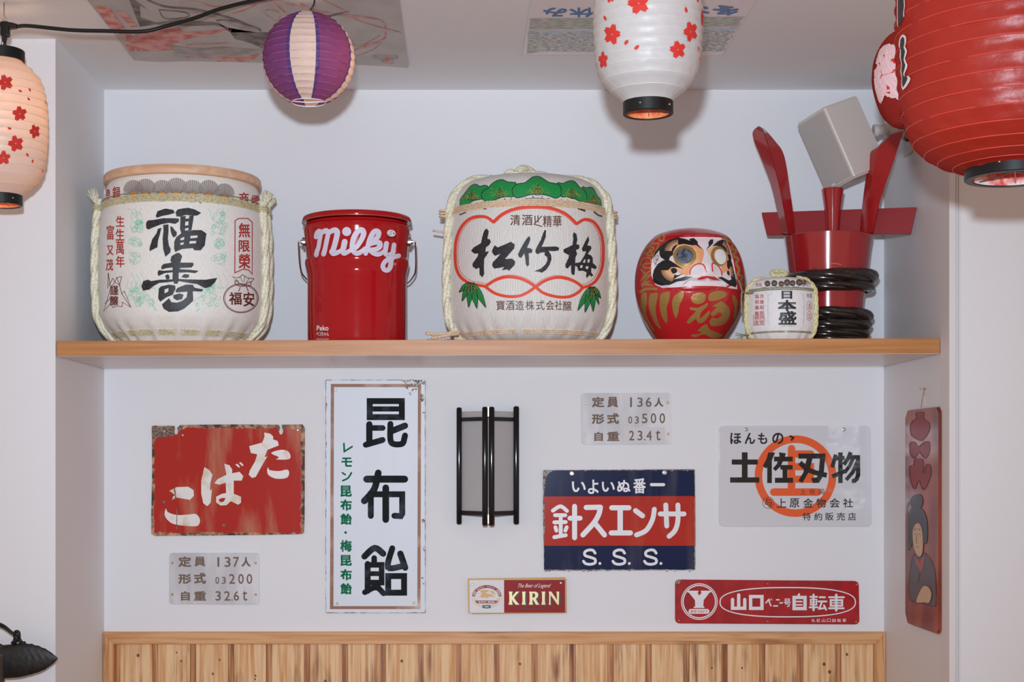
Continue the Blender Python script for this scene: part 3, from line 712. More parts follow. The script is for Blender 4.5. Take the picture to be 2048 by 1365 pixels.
for k in range(33):
    a = PI+PI*k/32; 
    V += [(478+258*math.cos(a), 478+198*math.sin(a)), (478+212*math.cos(a), 478+152*math.sin(a))]
for k in range(32): F.append([2*k, 2*k+1, 2*k+3, 2*k+2])
i.add(V, F); i.poly([(262,552),(688,552),(650,602),(300,602)]); lay('emblem', i, S, r, 0.0006)
i = Ink(mat('ochre_print', rgb(190, 150, 90), 0.4), T); i.ring(478,480,264,6,ry=204); i.ring(478,480,208,4,ry=148)
for k in range(22):
    a = 0.12+k*0.135
    if 1.25 < a < 1.9: continue
    x, y = 478+235*math.cos(a), 490+178*math.sin(a); i.stroke([(x, y), (x-26*math.cos(a)-14, y-22*math.sin(a))], 9)
i.poly([(370,470),(380,430),(440,415),(500,430),(560,440),(600,470),(630,490),(560,480),(500,490),(460,525),(470,495),(430,495),(390,500)], smooth=3)
i.poly([(360,380),(430,360),(520,372),(480,400),(420,420),(380,410)], smooth=3); i.poly([(530,380),(590,385),(632,445),(590,430),(560,410)], smooth=3)
i.stroke([(330,500),(370,480)],7).stroke([(305,430),(350,420)],6)
lay('emblem', i, S, r, 0.0008)
i = Ink(mat('bottle_green', rgb(40, 64, 50), 0.4), T).poly([(400,632),(548,630),(548,684),(478,692),(400,684)]); lay('emblem', i, S, r, 0.0009)
i = Ink(WHITE, T); i.txt('KIRIN BEER', 330, 560, 622, 594, 0.01); i.cut(); i.rect(428,648,520,656).rect(445,664,505,671)
for k, ch in enumerate('KIRIN BREWERY COMPANY LIMITED'):
    if ch == ' ': continue
    a = PI*1.04+PI*0.92*k/28; x, y = 478+235*math.cos(a), 478+175*math.sin(a); i.txt(ch, x-8, y-13, x+8, y+13, 0.01, rot=math.atan2(235*math.cos(a)*1.0, -175*math.sin(a))*0.9)
lay('emblem_lettering', i, S, r, 0.0010)
for x, y in ((215,268),(1796,238)): screw(r, T[0]+x/T[2], T[1]+y/T[2], DW-0.0104, 0.0028, M_steel)

# ------------------------------------------------------------------ wall lamp of two hinged paper panels
M_lac = mat('black_lacquer', (0.010, 0.009, 0.009, 1), 0.12, spec=0.35)
M_washi = paper('washi', (0.66, 0.65, 0.66, 1), (0.6, 0.55, 0.5, 1), 0.25, 0.02, 0.5, 0.25, 200)
T = (890, 790, 4.706)
r = root('wall_lamp', P(976, 1056, 3.27), 'black-framed paper wall lamp of two hinged panels between signs', 'lamp')
def zx(u): return T[0]+u/T[2]
def post(u0, u1, v0, v1, d, th):
    a = P(zx(u0), T[1]+v0/T[2], d); b = P(zx(u1), T[1]+v1/T[2], d)
    return box('post', (a.x, b.x, a.y, a.y+th, b.z, a.z), M_lac, r, bev=0.0038, smooth=True)
post(108,158,118,1222,3.300,0.028); post(350,402,112,1235,3.245,0.02); post(413,466,112,1235,3.245,0.02); post(645,698,107,1222,3.300,0.028)
def rail(ua, da, ub, db, v, h, m, name, th=0.008):
    a = P(zx(ua), T[1]+v/T[2], da); b = P(zx(ub), T[1]+v/T[2], db); z = (a.z+b.z)/2
    pts = [(a.x, a.y), (b.x, b.y), (b.x, b.y+th), (a.x, a.y+th)]; hh = h/T[2]/FP*3.27
    V = [Vector((x, y, z)) for x, y in pts]+[Vector((x, y, z-hh)) for x, y in pts]
    return mk(name, V, [[0,3,2,1],[4,5,6,7],[0,1,5,4],[1,2,6,5],[2,3,7,6],[3,0,4,7]], m, r)
for v, nm in ((212,'rail'),(1097,'rail')):
    rail(150,3.302,360,3.250,v,37,M_lac,nm); rail(455,3.250,655,3.302,v,37,M_lac,nm)
rail(140,3.312,360,3.258,156,942,M_washi,'paper_panel',0.002); rail(455,3.258,665,3.312,156,942,M_washi,'paper_panel',0.002)
a = P(zx(408), T[1]+130/T[2], 3.250)
for v0, v1 in ((118,205),(1130,1215)):
    a = P(zx(402), T[1]+v0/T[2], 3.249); b = P(zx(413), T[1]+v1/T[2], 3.249); box('hinge', (a.x, b.x, a.y, a.y+0.003, b.z, a.z), M_brass, r)
box('back_board', (P(zx(130),0,3.33).x, P(zx(680),0,3.33).x, YB-0.006, YB-0.0005, P(0,1015,3.33).z, P(0,835,3.33).z), M_washi, r)
# ------------------------------------------------------------------ things on the shelf
def fabric(name, col, dark, ribs=0, bump=0.4, amp=1.0):
    m = bpy.data.materials.new(name); m.use_nodes = True; N, L = nodes(m); b = N['Principled BSDF']; b.inputs['Roughness'].default_value = 0.55; b.inputs['Specular IOR Level'].default_value = 0.35
    uv = N.new('ShaderNodeUVMap'); uv.uv_map = 'uv'; mp = N.new('ShaderNodeMapping'); L.new(uv.outputs[0], mp.inputs[0])
    if ribs:
        w = N.new('ShaderNodeTexWave'); w.wave_type = 'BANDS'; w.bands_direction = 'X'; w.inputs['Scale'].default_value = ribs; w.inputs['Distortion'].default_value = 3.5; w.inputs['Detail'].default_value = 2; w.inputs['Detail Scale'].default_value = 1.4
        mp.inputs['Scale'].default_value = (1, 0.5, 1); L.new(mp.outputs[0], w.inputs['Vector']); src = w.outputs['Fac']; p = (0.0, 0.45)
    else:
        w = N.new('ShaderNodeTexNoise'); w.inputs['Scale'].default_value = 1; w.inputs['Detail'].default_value = 4; mp.inputs['Scale'].default_value = (700, 90, 1); L.new(mp.outputs[0], w.inputs['Vector']); src = w.outputs['Fac']; p = (0.3, 0.6)
    cr = N.new('ShaderNodeValToRGB'); e = cr.color_ramp.elements; e[0].position, e[1].position = p; e[0].color = dark; e[1].color = col; L.new(src, cr.inputs[0]); L.new(cr.outputs[0], b.inputs['Base Color'])
    bp = N.new('ShaderNodeBump'); bp.inputs['Strength'].default_value = bump; bp.inputs['Distance'].default_value = 0.0008; L.new(src, bp.inputs['Height']); L.new(bp.outputs[0], b.inputs['Normal'])
    return m
def fibre(name, col, dark, rough=0.4):
    return mat(name, col, rough, col2=dark, scale=260, lo=0.45, hi=0.7, bump=0.5, bscale=400, bdist=0.0008)
M_straw = fibre('cream_straw', rgb(216, 208, 186), rgb(180, 166, 132), 0.35)
M_cordg = fibre('olive_straw_cord', rgb(198, 188, 152), rgb(150, 138, 98), 0.5)
M_peach = fibre('peach_cord', rgb(218, 188, 158), rgb(186, 150, 116), 0.4)
M_green = fibre('olive_cord', rgb(136, 132, 106), rgb(96, 92, 70), 0.5)
M_ystraw = fibre('yellow_straw', rgb(200, 194, 150), rgb(160, 150, 104), 0.4)
def rfun(prof, z): return interp(prof, z)
def circle_path(c, prof, z, off, n=72, tilt=None):
    return [Vector((c[0]+(rfun(prof, z)+off)*math.cos(2*PI*i/n), c[1]+(rfun(prof, z)+off)*math.sin(2*PI*i/n), z)) for i in range(n)]
def band(name, c, prof, z, w, k, m, par, strands=2):
    R = w/k/2; out = []
    for q in range(k):
        zz = z-w/2+R+2*R*q; out.append(rope_vf(circle_path(c, prof, zz, R*0.7), R*1.05, strands, R*7, 5, True, max(0.002, R*1.6)))
    v, f = join(out); return mk(name, v, f, m, par, smooth=True)
def side_rope(name, c, prof, ang, R, m, par, strands=3, pitch=0.12, over=False):
    a = math.radians(ang); pts = []; z0 = prof[0][0]; rm = max(q[1] for q in prof)
    for z, r in prof:
        k = .75 if (not over or r > .9*rm or z < z0+.1) else .1
        pts.append(Vector((c[0]+(r+R*k)*math.cos(a), c[1]+(r+R*k)*math.sin(a), max(z, z0+R*1.02))))
    pts = [Vector(p) for p in cat_rom([tuple(p) for p in pts], 4)]
    v, f = rope_vf(pts, R, strands, pitch, 8, False, R*0.4, .40, .62); return mk(name, v, f, m, par, smooth=True)
def tuft(name, base, up, n, L_, spread, r0, m, par, rnd):
    out = []; up = up.normalized(); o = up.orthogonal().normalized(); p = up.cross(o)
    for k in range(n):
        a = rnd.uniform(0, 2*PI); s = rnd.uniform(0.2, 1)*spread; d = o*math.cos(a)*s+p*math.sin(a)*s
        l = L_*rnd.uniform(0.75, 1.1)
        out.append(tube_vf([base+d*0.15, base+up*l*0.5+d*0.45*l/L_, base+up*l+d], [r0, r0*1.2, r0*0.7], 5))
    v, f = join(out); o = mk(name, v, f, m, par, smooth=True); o['kind'] = 'stuff'; return o
def fold_fn(c, zlo, zhi, n, amp, seed):
    rn = random.Random(seed); ph = [rn.uniform(0, 6.28) for _ in range(4)]
    def fn(a, z, r):
        t = max(0.0, min(1.0, (zhi-z)/(zhi-zlo))); t = t*t*(3-2*t)
        w = math.sin(n*a+ph[0]+1.3*math.sin(3*a+ph[1]))+0.5*math.sin(1.7*n*a+ph[2])
        return r*(1+amp*t*w)+0.0006*math.sin(5*a+ph[3])
    return fn
def dense(prof, step=0.004):
    out = []
    for (z0, r0), (z1, r1) in zip(prof, prof[1:]):
        n = max(1, int(math.hypot(z1-z0, r1-r0)/step))
        for i in range(n): out.append((z0+(z1-z0)*i/n, r0+(r1-r0)*i/n))
    out.append(prof[-1]); return out
Z = EYE.z
# ---- tall sake barrel with wooden lid (left)
dc = 3.13; k = dc/FP; c = ((366-PX0)*k, EYE.y+dc); zb = shz(c[0])+0.0005
H0 = zb-Z
prof = [(H0, .128), (H0+.014, .138), (H0+.026, .150), (H0+.042, .163), (H0+.065, .1725), (H0+.12, .1765), (H0+.20, .1765), (H0+.255, .1745), (H0+.285, .170), (H0+.31, .165), (H0+.333, .160), (H0+.342, .156)]
prof = [(z+Z, r) for z, r in prof]; pf = [tuple(q) for q in cat_rom(prof, 5)]
M_lin = fabric('linen_wrap', rgb(220, 216, 208), rgb(202, 197, 187), 0, 0.35)
M_lin_ = None
B1 = root('sake_barrel', (c[0], c[1], zb), 'big straw-wrapped sake barrel with wooden lid and two large black brush characters', 'barrel')
b1 = lathe('wrapping', c, pf, M_lin, B1, seg=168, fn=fold_fn(c, zb+.012, zb+.062, 22, .018, 4)); b1['label'] = 'white cloth wrapping'
M_lid = wood('lid_cedar', rgb(206, 170, 140), rgb(186, 146, 114), 'X', 2.2, (0.35, 0.7), 0.5)
lathe('lid', c, [(Z+.5865, .158), (Z+.5875, .164), (Z+.590, .1655), (Z+.602, .1655), (Z+.605, .163)], M_lid, B1)
band('cord_band', c, pf, Z+.5355, .0165, 5, M_cordg, B1); band('cord_band', c, pf, Z+.2655, .0115, 4, M_cordg, B1)
tube('thin_cord', circle_path(c, pf, Z+.5475, .0025), .0012, M_green, B1, 6, True)
for an in (195, -9, 6): side_rope('side_rope', c, [q for q in prof if q[0] < Z+.56], an, .0088, M_straw, B1, 3, .15)
rt = random.Random(11)
for an in (195, -9, 6):
    a = math.radians(an); rr_ = rfun(pf, Z+.545)+.010; bs = Vector((c[0]+rr_*math.cos(a), c[1]+rr_*math.sin(a), Z+.538))
    tuft('rope_tuft', bs, Vector((math.cos(a)*.35, math.sin(a)*.35, 1)), 34, .036, .013, .0016, M_straw, B1, rt)
    ang = [2*PI*i/14 for i in range(14)]
    for zz in (Z+.5355,):
        p = Vector((c[0]+(rr_-.002)*math.cos(a), c[1]+(rr_-.002)*math.sin(a), zz)); t1 = Vector((-math.sin(a), math.cos(a), 0)); t2 = Vector((math.cos(a), math.sin(a), 0))
        v, f = join([tube_vf([p+t1*.0125*math.cos(q)+t2*.0125*math.sin(q)+Vector((0, 0, dz)) for q in ang], .0018, 5, True) for dz in (-.004, 0, .004)])
        mk('knot', v, f, M_cordg, B1, smooth=True)
S = on_mesh(b1); G = 7
T = (280, 400, 5.6875); i = Ink(INK, T)
for pl_, ho in (([(180,185),(200,130),(290,100),(380,115),(395,150),(330,170),(250,185),(195,205)],()),
  ([(70,265),(90,235),(150,230),(260,210),(400,210),(445,215),(440,250),(400,275),(330,262),(240,280),(150,315),(95,340),(72,320)],()),
  ([(205,330),(245,320),(225,400),(205,470),(200,540),(160,560),(110,585),(110,550),(140,450),(190,380)],()),
  ([(265,285),(325,280),(325,360),(318,440),(330,520),(350,560),(345,600),(290,650),(265,560),(258,440),(268,360)],()),
  ([(345,300),(370,310),(395,345),(420,370),(415,410),(380,430),(360,395),(348,350)],()),
  ([(405,140),(430,110),(490,98),(550,92),(620,110),(695,150),(650,180),(600,182),(520,172),(460,192),(415,190)],()),
  ([(460,188),(610,180),(600,260),(585,345),(470,384),(455,330)],[[(520,188),(560,183),(558,213),(518,215)],[(515,250),(552,245),(550,290),(512,295)],[(512,328),(552,318),(550,345),(512,352)]]),
  ([(390,480),(410,430),(470,380),(600,345),(700,345),(755,385),(745,450),(735,520),(690,575),(620,575),(600,550),(480,560),(400,595),(388,550)],[[(460,440),(505,420),(500,455),(458,462)],[(575,410),(655,405),(652,432),(570,440)],[(460,490),(500,485),(495,508),(458,515)],[(565,470),(640,468),(635,495),(560,500)]]),
  ([(345,690),(360,640),(420,605),(450,605),(480,640),(465,690),(460,715),(600,715),(612,735),(590,770),(500,775),(455,775),(455,790),(560,795),(665,808),(630,835),(540,825),(440,830),(440,900),(520,905),(640,908),(740,910),(878,888),(850,940),(800,990),(740,1005),(650,960),(550,945),(440,925),(425,955),(385,955),(385,930),(300,940),(220,945),(150,985),(110,1020),(35,1035),(18,980),(40,925),(90,908),(130,925),(220,910),(370,905),(372,825),(280,835),(210,868),(200,830),(215,800),(260,808),(370,800),(372,770),(300,778),(245,795),(245,755),(270,730),(360,715)],()),
  ([(285,865),(320,845),(340,880),(330,905),(300,905)],()), ([(470,880),(500,845),(555,850),(560,880),(525,892)],()),
  ([(215,1010),(240,985),(330,965),(400,975),(405,1010),(375,1080),(300,1110),(230,1160),(208,1120)],[[(280,1020),(325,1005),(322,1045),(280,1065)]]),
  ([(405,1030),(430,1000),(520,965),(600,965),(620,1000),(720,1020),(700,1045),(600,1040),(605,1150),(560,1190),(500,1240),(430,1270),(330,1275),(270,1240),(250,1190),(330,1120),(360,1165),(420,1170),(480,1150),(530,1110),(540,1045),(470,1050),(410,1055)],()),
  ([(380,1085),(450,1065),(495,1080),(480,1130),(420,1145),(380,1120)],())):
    if pl_[0] == (345, 690): IC = len(i.F)
    i.poly(pl_, ho)
i.at(200, 320, 5.689); i.cut(); i.poly([(600,476),(640,452),(625,470)]).poly([(700,455),(740,455),(725,468)]).poly([(1120,478),(1160,494),(1140,498)]).poly([(1010,466),(1040,470),(1020,478)])
i.cuts += [IC]; i.cuts.sort(); lay('brush_lettering', i, S, B1, .0008, G)
T1 = (160, 300, 3.25); i = Ink(REDI, T1)
for ch, a, b, q, d in (('生',235,430,290,500),('生',233,513,290,590),('萬',235,592,288,680),('年',235,688,290,765),('富',175,490,222,585),('又',175,622,220,685),('茂',170,710,218,785),
   ('無',1030,475,1104,570),('限',1030,588,1102,664),('榮',1030,676,1105,772)): i.txt(ch,a,b,q,d,0.018)
i.cut(); i.stroke([(1007,462),(1030,446),(1090,446),(1118,470),(1118,808),(1095,782),(1060,775),(1005,800)],6,0,closed=True)
i.at(200, 320, 5.689)
for ch, a, b, q, d in (('登',70,335,118,470),('録',145,305,235,440),('商',1580,370,1690,520),('標',1715,400,1810,555)): i.txt(ch,a,b,q,d,0.02)
lay('red_lettering', i, S, B1, .0006, G)
i = Ink(BROWNI, T1); i.ring(1045,965,112,5,ry=94).ring(1045,965,104,3,ry=88)
for ch, a, b, q, d in (('福',968,925,1050,1008),('安',1060,925,1132,1018),('謹',197,882,250,945),('醸',197,950,250,1012)): i.txt(ch,a,b,q,d,0.02)
i.cut()
for s in ([(1060,885),(1030,865),(1010,850),(1008,870),(1035,885),(1060,885),(1085,865),(1110,860),(1100,885),(1060,885)],[(1040,895),(1030,920)],[(1080,890),(1092,918)]): i.stroke(s,5)
i.stroke([(1030,855),(988,825),(1030,832),(1055,812),(1085,832),(1128,838),(1110,862)],4,0)
for s in ([(1040,825),(1055,860)],[(1070,820),(1066,860)],[(1100,835),(1080,862)]): i.stroke(s,3)
i.cut()
for s in ([(185,800),(200,900),(155,1050),(200,1000),(215,1025),(240,1015),(275,1020),(275,990),(332,1025),(290,920),(272,935),(258,880),(272,825),(240,830),(228,860),(215,835),(190,880)],[(272,935),(332,1025)],[(200,900),(228,860),(258,880)],[(240,830),(262,885)],[(185,800),(182,900)],[(165,1000),(200,960)]): i.stroke(s,3.5,0)
lay('brown_emblem', i, S, B1, .0006, G)
i = Ink(PALEGREEN, T1); rn = random.Random(2)
def swirl(x, y, r, w=1.8):
    t0 = rn.uniform(0, 6.28); n = rn.choice((5, 7, 9)); q = rn.choice((0.6, 1.0, 1.6))
    i.stroke([(x+r*(0.35+0.65*j/n)*math.cos(t0+j*q), y+r*(0.35+0.65*j/n)*math.sin(t0+j*q)) for j in range(n)], w, 3, cap=False)
for cx_, cy_, sx_, sy_ in ((370,440,50,50),(370,500,55,45),(365,600,48,40),(360,700,50,50),(900,440,55,45),(900,510,60,50),(905,610,42,45),(905,710,48,50)):
    for _ in range(9): swirl(cx_+rn.uniform(-sx_, sx_)*.7, cy_+rn.uniform(-sy_, sy_)*.7, rn.uniform(10, 30))
    i.ring(cx_, cy_, sx_*.75, 1.8, ry=sy_*.7, n=20)
for _ in range(26): swirl(rn.uniform(315, 470), rn.uniform(900, 1020), rn.uniform(12, 34))
for _ in range(26): swirl(rn.uniform(760, 930), rn.uniform(880, 1030), rn.uniform(12, 34))
for x in (335, 365, 395, 850, 890, 930):
    i.stroke([(x, 430), (x+rn.uniform(-10, 10), 400), (x+rn.uniform(-25, 25), 380)], 2, 3, cap=False); i.stroke([(x, 800), (x+30, 880), (x-30, 900), (x-20, 850)], 1.5, 4, cap=False)
for y in (870, 885, 900, 915, 930): i.stroke([(360, y), (430, y+18)], 1.4, 0, cap=False); i.stroke([(800, y), (880, y-12)], 1.4, 0, cap=False)
i.stroke([(470,1005),(485,1030),(500,1045)],4).stroke([(760,1050),(775,1030)],4)
lay('green_line_drawing', i, S, B1, .0003, G)
T = (200, 320, 5.689); FC = ((385,400,228,120),(520,400,214,125),(710,400,228,125),(868,395,204,135),(1050,405,228,130),(1235,415,228,125),(1410,445,268,120))
FANG = mat('fan_grey', rgb(168, 164, 160), .6)
i = Ink(FANG, T)
for cx_, cy_, top, r_ in FC: i.cut(); i.disc(cx_, top+r_, r_, ry=r_, n=40)
o = lay('fan_print', i, S, B1, .0003, G)
i = Ink(K_('fan_rib_ink', 92, 66, 60, rough=.6), T)
for cx_, cy_, top, r_ in FC:
    for j in range(15):
        a = PI+PI*(j+.5)/15; i.stroke([(cx_+22*math.cos(a), cy_+5+22*math.sin(a)), (cx_+r_*math.cos(a)*.97, top+r_+r_*math.sin(a)*.97)], 5, 0, cap=False)
lay('fan_rib_print', i, S, B1, .0006, G)
i = Ink(GOLDI, T)
for cx_, cy_, top, r_ in FC: i.poly([(cx_-46,cy_+4),(cx_-30,cy_-28),(cx_,cy_-42),(cx_+30,cy_-28),(cx_+46,cy_+4)])
lay('gold_print', i, S, B1, .0009, G)

# ---- sake barrel with pine and bamboo print (centre)
dc = 3.14; k = dc/FP; c = ((1055-PX0)*k, EYE.y+dc); zb = shz(c[0])+0.0005; H0 = zb-Z
prof = [(H0, .128), (H0+.010, .146), (H0+.022, .158), (H0+.038, .168), (H0+.06, .176), (H0+.10, .180), (H0+.18, .179), (H0+.25, .175), (H0+.285, .171), (H0+.31, .166), (H0+.328, .157), (H0+.341, .143), (H0+.351, .12), (H0+.356, .08), (H0+.358, .03)]
prof = [(z+Z, r) for z, r in prof]; pf = [tuple(q) for q in cat_rom(prof, 5)]
M_rib = fabric('ribbed_wrap', rgb(220, 216, 208), rgb(178, 170, 158), 95, 0.7)
B2 = root('sake_barrel', (c[0], c[1], zb), 'domed ribbed white sake barrel with green pines and a red scalloped frame', 'barrel')
b2 = lathe('wrapping', c, pf, M_rib, B2, seg=168, fn=fold_fn(c, zb+.012, zb+.062, 26, .015, 8)); b2['label'] = 'ribbed white woven wrapping'
band('cord_band', c, pf, Z+.5265, .0155, 4, M_peach, B2); band('cord_band', c, pf, Z+.2665, .010, 3, M_peach, B2)
for an in (202, -19.6): side_rope('side_rope', c, prof[:-1], an, .0095, M_straw, B2, 3, .14, over=True)
kc = Vector((c[0]-.002, c[1]-.01, Z+.594)); out = []
for (dx, dz, L_, h) in ((-.022, .004, .024, .009), (.024, .003, .028, .007), (-.002, .012, .018, .010), (.0, .003, .04, .006)):
    out.append(rope_vf([kc+Vector((dx+L_*math.cos(q), .012*math.sin(2*q), dz+.012+h*math.sin(q))) for q in [2*PI*j/18 for j in range(18)]], .0075, 3, .09, 7, True, .004, .4, .62))
v, f = join(out); mk('top_knot', v, f, M_straw, B2, smooth=True)
for px_, py_ in ((892, 428), (1221, 431)):
    p = P(px_, py_, 3.08 if px_ < 1000 else 3.10); v, f = join([tube_vf([p+Vector((.013*math.cos(q), .008*math.sin(q), dz)) for q in [2*PI*j/12 for j in range(12)]], .0024, 6, True) for dz in (-.006, 0, .006)]); mk('knot', v, f, M_peach, B2, smooth=True)
T3 = (850, 320, 3.4125)
def q3(u, v, d): return P(T3[0]+u/T3[2], T3[1]+v/T3[2], d)
for nm, pts in (('loose_cord', [q3(235,1178,3.05), q3(180,1182,3.03), q3(100,1192,3.02), q3(30,1188,3.02), q3(8,1185,3.02)]), ('loose_cord', [q3(230,1190,3.03), q3(150,1200,3.0), q3(90,1212,3.0), q3(45,1218,3.0)])):
    v, f = rope_vf(pts, .004, 2, .014, 5, False, .003); mk(nm, v, f, M_peach, B2, smooth=True)
tube('cord_end', [q3(140,500,3.10), q3(110,492,3.10), q3(52,483,3.10)], .0022, M_peach, B2)
tube('cord_end', [q3(150,352,3.08), q3(115,345,3.08), q3(108,372,3.08), q3(130,385,3.08)], .0026, M_peach, B2)
S = on_mesh(b2)
T = (930, 440, 7.314); i = Ink(INK, T)
for pl_, ho in (([(325,130),(350,170),(335,250),(330,280),(365,285),(382,325),(355,370),(310,405),(300,470),(355,460),(320,520),(285,570),(280,700),(285,790),(255,843),(215,800),(215,700),(165,722),(112,680),(115,640),(150,590),(185,540),(200,495),(140,495),(92,455),(130,405),(240,340),(255,250),(280,170),(300,140)],()),
  ([(395,455),(435,372),(480,405),(600,355),(670,322),(728,360),(720,420),(650,500),(585,575),(690,568),(735,610),(725,665),(640,750),(625,725),(535,738),(580,690),(500,705),(430,715),(398,670),(410,620),(470,560),(520,500),(440,528),(405,490)],()),
  ([(945,235),(955,290),(935,350),(905,410),(960,418),(988,445),(975,485),(930,490),(935,560),(935,660),(915,688),(890,650),(880,560),(870,490),(820,560),(790,545),(775,505),(810,430),(860,340),(910,265)],()),
  ([(1165,150),(1185,155),(1180,250),(1150,330),(1120,395),(1200,395),(1330,390),(1375,410),(1365,450),(1300,460),(1220,455),(1255,510),(1265,570),(1240,650),(1190,730),(1125,775),(1080,760),(1010,752),(1110,715),(1180,650),(1205,590),(1200,545),(1165,520),(1165,475),(1110,480),(1060,505),(1030,480),(1030,440),(1060,380),(1110,290),(1140,200)],()),
  ([(1590,180),(1630,215),(1640,290),(1625,355),(1668,370),(1668,420),(1620,445),(1637,500),(1612,550),(1608,700),(1600,800),(1575,812),(1550,780),(1545,660),(1500,715),(1470,700),(1465,655),(1510,560),(1520,520),(1440,475),(1435,435),(1570,370),(1580,280),(1575,220)],()),
  ([(1800,235),(1812,300),(1785,375),(1840,385),(1845,425),(1790,500),(1840,520),(1865,560),(1865,630),(1925,690),(1900,725),(1845,700),(1840,770),(1872,810),(1850,832),(1815,810),(1780,852),(1765,820),(1775,770),(1720,745),(1655,750),(1640,690),(1605,670),(1605,635),(1680,622),(1740,530),(1770,460),(1720,465),(1705,425),(1730,370),(1770,290)],[[(1715,625),(1745,580),(1760,580),(1755,630)],[(1790,580),(1820,575),(1820,620),(1785,630)],[(1680,670),(1720,660),(1712,705),(1680,705)],[(1765,680),(1805,680),(1795,725),(1760,715)]])):
    if pl_[0] in ((945, 235), (1590, 180)): i.cut()
    i.poly(pl_, ho)
lay('brush_lettering', i, S, B2, .0009, G)
i = Ink(ORANGEI, T3)
Aseg = [[(466,425),(530,370),(620,333),(740,320),(860,330),(960,370),(1035,437)],[(1035,437),(1090,407),(1150,425),(1195,490),(1213,570),(1214,680),(1200,760),(1165,825),(1120,858),(1075,872)],[(466,425),(420,392),(350,388),(290,414),(240,475),(212,560),(207,660),(215,740),(245,800),(300,840),(360,855),(415,864)],
        [(415,864),(480,822),(560,800),(640,808),(700,832),(755,868)],[(755,868),(820,825),(900,803),(980,815),(1040,842),(1075,872)],[(415,868),(480,912),(560,932),(640,930),(700,905),(755,868)],[(755,868),(810,910),(900,935),(980,935),(1040,908),(1075,874)]]
for s in Aseg: i.stroke(s, 20, 6)
for s in Aseg[:5]: i.stroke([(715+(x-715)*.965, 610+(y-610)*(.955 if y < 700 else .93)) for x, y in s], 3.5, 6)
lay('scalloped_frame', i, S, B2, .0006, G)
i = Ink(K_('sepia_print', 92, 56, 42, rough=.6), T3)
i.row('清酒', ((583,650),(662,733)), 374, 448, .012).row('精華', ((805,865),(872,932)), 380, 458, .012).cut().stroke([(750,385),(752,430)],7,0).stroke([(770,382),(772,425)],7,0).stroke([(795,385),(745,440),(797,455)],7,0)
i.row('寶酒造株式会社', ((487,545),(553,610),(618,675),(687,745),(758,815),(825,882),(886,936)), 960, 1026, .006).txt('醸', 940, 965, 1000, 1032, .006)
lay('brown_lettering', i, S, B2, .0006, G)
T = (900, 330, 6.4)
PINES = [[(130,480),(135,440),(180,380),(240,300),(290,255),(340,250),(385,275),(440,262),(490,285),(480,400),(400,440),(300,460),(240,500),(190,540),(150,550),(132,520)],
 [(1690,290),(1740,295),(1800,285),(1840,310),(1880,390),(1925,450),(1930,560),(1850,520),(1780,480),(1720,470)],
 [(405,380),(430,330),(490,300),(530,250),(600,205),(670,192),(740,220),(800,225),(850,245),(830,400),(700,410),(600,440),(520,465),(460,468),(420,440)],
 [(1370,240),(1440,240),(1500,215),(1560,205),(1610,230),(1660,290),(1720,330),(1750,400),(1745,460),(1700,485),(1600,440),(1500,410),(1420,405)],
 [(795,330),(820,280),(870,245),(950,235),(1010,195),(1060,160),(1130,152),(1190,180),(1260,225),(1340,240),(1400,265),(1420,330),(1410,400),(1350,430),(1280,405),(1200,385),(1120,378),(1020,385),(940,410),(860,425),(820,400)]]
for j, pn in enumerate(PINES):
    i = Ink(GREENI, T).poly(pn, smooth=3); lay('pine_print', i, S, B2, .0003+.0003*(j // 2), G)
    i = Ink(BLACK, T).stroke(pn, 9, 3, closed=True); lay('pine_outline', i, S, B2, .00045+.0003*(j // 2), G)
i = Ink(K_('pine_branch_ink', 60, 42, 24, rough=.5), T); gi = Ink(GOLDI, T)
for cx_, cy_, s_ in ((285,440,1.0),(640,405,1.1),(1125,375,1.3),(1560,415,1.15),(1832,490,1.0)):
    i.stroke([(cx_, cy_-105*s_), (cx_-2, cy_)], (4, 12), 0)
    for j in range(4):
        y = cy_-75*s_+j*26*s_; w_ = (16+14*j)*s_
        i.stroke([(cx_, y+18), (cx_-w_, y-6)], 5, 0, cap=False).stroke([(cx_, y+18), (cx_+w_, y-6)], 5, 0, cap=False)
        i.stroke([(cx_-w_*.6, y+6), (cx_-w_*.7, y-14)], 4, 0, cap=False).stroke([(cx_+w_*.6, y+6), (cx_+w_*.7, y-14)], 4, 0, cap=False)
    for _ in range(int(110*s_)):
        x, y = rn.gauss(cx_, 55*s_), cy_-abs(rn.gauss(0, 45*s_))
        gi.disc(x, y, rn.uniform(2, 4.5), n=6)
pine_all = None
lay('gold_speckle', gi, S, B2, .0014, G)
i.at(*T)
for x, y, a, b in ((345,485,352,515),(405,472,398,500),(705,430,698,455),(790,428,775,455),(1058,400,1068,425),(1182,405,1172,425),(965,425,985,440),(1250,432,1270,430),(1420,440,1430,455),(1495,448,1503,462),(615,462,632,470)): i.stroke([(x,y),(a,b)],10,0,cap=False)
i.stroke([(975,440),(1060,428),(1150,430),(1250,445)],7).stroke([(130,640),(205,612)],14).stroke([(435,566),(470,566)],10).stroke([(1635,558),(1720,590)],22,0).stroke([(1840,606),(1890,645),(1935,660)],18,0)
lay('branch_print', i, S, B2, .0014, G)
i = Ink(GREENI, T3); j2 = Ink(BLACK, T3); j3 = Ink(GOLDI, T3)
